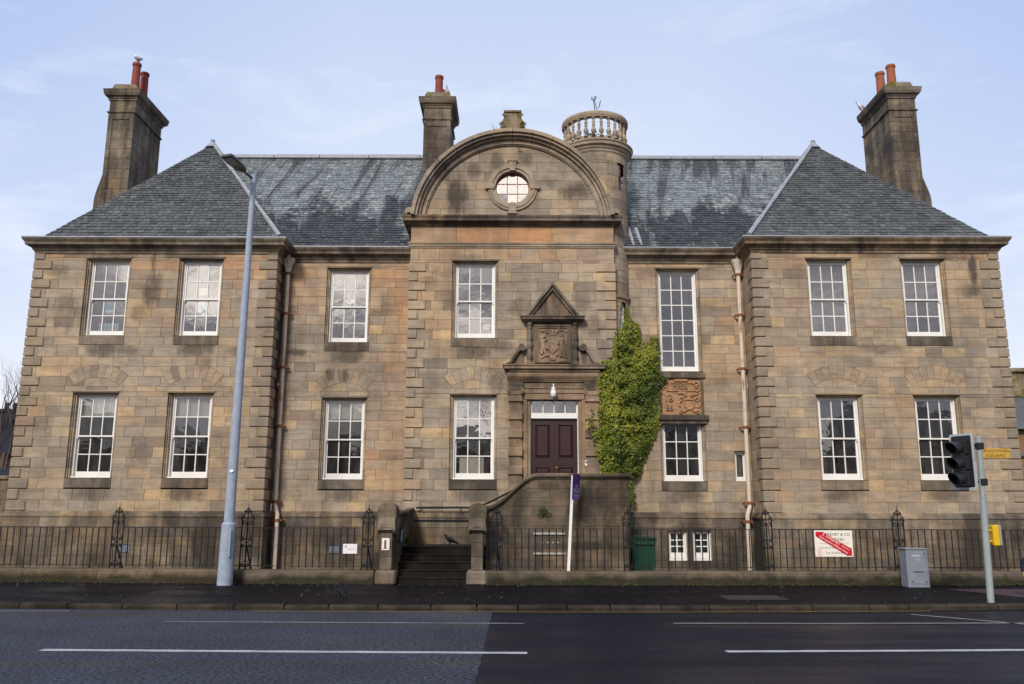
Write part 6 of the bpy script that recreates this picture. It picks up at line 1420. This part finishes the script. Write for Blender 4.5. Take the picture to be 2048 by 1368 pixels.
m_=MB(); m_.faces([(-24,31.2,2.9),(-12.99,31.2,2.9),(-12.99,33,3.25),(-24,33,3.25),(-24,31.2,0),(-12.99,31.2,0)],[(0,1,2,3),(4,5,1,0)]); tag(m_.build('outbuilding','slate_dark'),'low dark lean-to roof behind the side wall at the left edge','outbuilding')
twig_tree('bare_tree','bare winter tree beyond the left end of the building','tree',(-26.6,44,0),4.6,21,6,.40,.24,lean=(.02,0))
t=thing('neighbouring_house','red sandstone house with slate roof and chimney at the right edge','house',(28,45,0))
m_=MB(); m_.box(26.3,40,46,54,0,6.15,r=.5,o=.2); m_.box(25.2,26.25,44.6,54,0,4.6,r=.6,o=.3); m_.build('wall','red_stone',t)
m_=MB(); m_.faces([(25.9,45.6,6.1),(40,45.6,6.1),(40,50,8.85),(25.9,50,8.85),(40,54.4,6.1),(25.9,54.4,6.1)],[(0,1,2,3),(3,2,4,5),(0,3,5)])
m_.faces([(24.9,44.3,4.55),(26.6,44.3,4.55),(26.6,46.2,6.0),(24.9,46.2,6.0)],[(0,1,2,3)]); m_.build('roof','slate',t)
m_=MB(); m_.box(25.85,40,49.9,50.1,8.8,8.95); m_.build('ridge_tiles','lead',t)
m_=MB(); m_.box(28.6,30.4,49,50.4,8.3,9.75,r=.5); m_.box(28.4,30.6,48.8,50.6,9.75,9.95,r=.5); m_.build('chimney','cap',t)
m_=MB(); m_.tube([(24.9,44.25,4.5),(26.6,44.25,4.5)],.09,8); m_.build('gutter','black',t)
m_=MB(); m_.tube([(26.15,44.5,.0),(26.15,44.5,4.5)],.06,8); m_.build('drainpipe','polegrey',t)
# ------------------------------------------------------------------ the other side of the street, seen only in the window panes
m_=None
for i,(xa,xb,h,rh) in enumerate(((-52,-27+yo,6.8,3.0),(-24,-7.5,7.2,3.2),(6,22,7.4,3.2),(25,50,7.0,3.0),(-9,8,7.5,3.))):
    t=thing('opposite_house',['dark stone villa at the far left of the opposite side of the street','dark stone villa left of the gap across the street','dark stone villa right of the gap across the street','dark stone villa at the far right of the opposite side of the street','dark stone villa set far back in the gap across the street'][i],'house',((xa+xb)/2,-42 if i==4 else -22,0))
    yo=-20 if i==4 else 0
    m_=MB(); m_.box(xa,xb,-32+yo,-22+yo,0,h,r=.3); m_.build('wall','chim',t)
    m_=MB(); m_.faces([(xa-.4,-21.6+yo,h),(xb+.4,-21.6+yo,h),(xb-2,-27+yo,h+rh),(xa+2,-27+yo,h+rh),(xb+.4,-32.4+yo,h),(xa-.4,-32.4+yo,h)],[(0,1,2,3),(3,2,4,5),(1,4,2),(0,3,5)]); m_.build('roof','slate',t)
    m_=MB()
    for k_ in range(3):
        for zz in (1.2,4.2): xw=xa+1.5+k_*(xb-xa-3)/3; m_.box(xw,xw+1.1,-21.99+yo,-21.9+yo,zz,zz+1.9)
    m_.build('window','blackmat',t)
for i,(x,y,s_,h) in enumerate(((-13,-15,31,5.),(-2.5,-17,32,5.5),(2.2,-19,33,5.),(10,-15,34,5.2),(18,-16,35,5.))):
    twig_tree('street_tree',['bare tree across the street before the left villa','tallest bare tree across the street in the gap between the villas','slimmer bare tree deep in the gap across the street','bare tree across the street before the right villa','bare tree across the street at the far right'][i],'tree',(x,y,0),h,s_,4,.5,.2)

# ------------------------------------------------------------------ litter and grit
random.seed(5); m_=MB()
for i in range(1300):
    x=random.uniform(-12,12); t_=random.random(); y=(wY(x)-random.random()**2*.5-.01) if t_<.6 else (kerbY(x)+random.uniform(.2,3.7))
    if y>wY(x)-.01: continue
    s_=random.uniform(.006,.020); a=random.uniform(0,3.1); z=.1245 if y>kerbY(x)+.76 else .092+.03*max(0,(y-kerbY(x)-.15)/.6)+.002
    m_.face([(x+s_*cos(a),y+s_*sin(a),z),(x-s_*sin(a),y+s_*cos(a),z+.004),(x-s_*cos(a),y-s_*sin(a),z+.002),(x+s_*sin(a)*.6,y-s_*cos(a),z)],r=random.random())
o=m_.build('litter',leafm('leaf_litter',[(0.,(.20,.15,.09)),(.5,(.30,.27,.22)),(1.,(.45,.44,.42))])); tag(o,None,None,None,'stuff'); o['label']='grit and leaf fragments scattered over the pavement'; o['category']='litter'
m_=MB()
for i in range(1600):
    x=random.uniform(-12,12)
    if -3.1<x<-.5: continue
    if mn.noise((x*1.3,0,0))<-.05: continue
    leaf(m_,Vector((x,wY(x)-random.uniform(0,.05),.125+random.random()**2*.06)),(random.uniform(-1,1),-1,random.uniform(0,1)),random.uniform(.015,.04),random.random())
o=m_.build('moss','weed'); tag(o,None,None,None,'stuff'); o['label']='moss and tiny weeds along the foot of the low wall'; o['category']='moss'
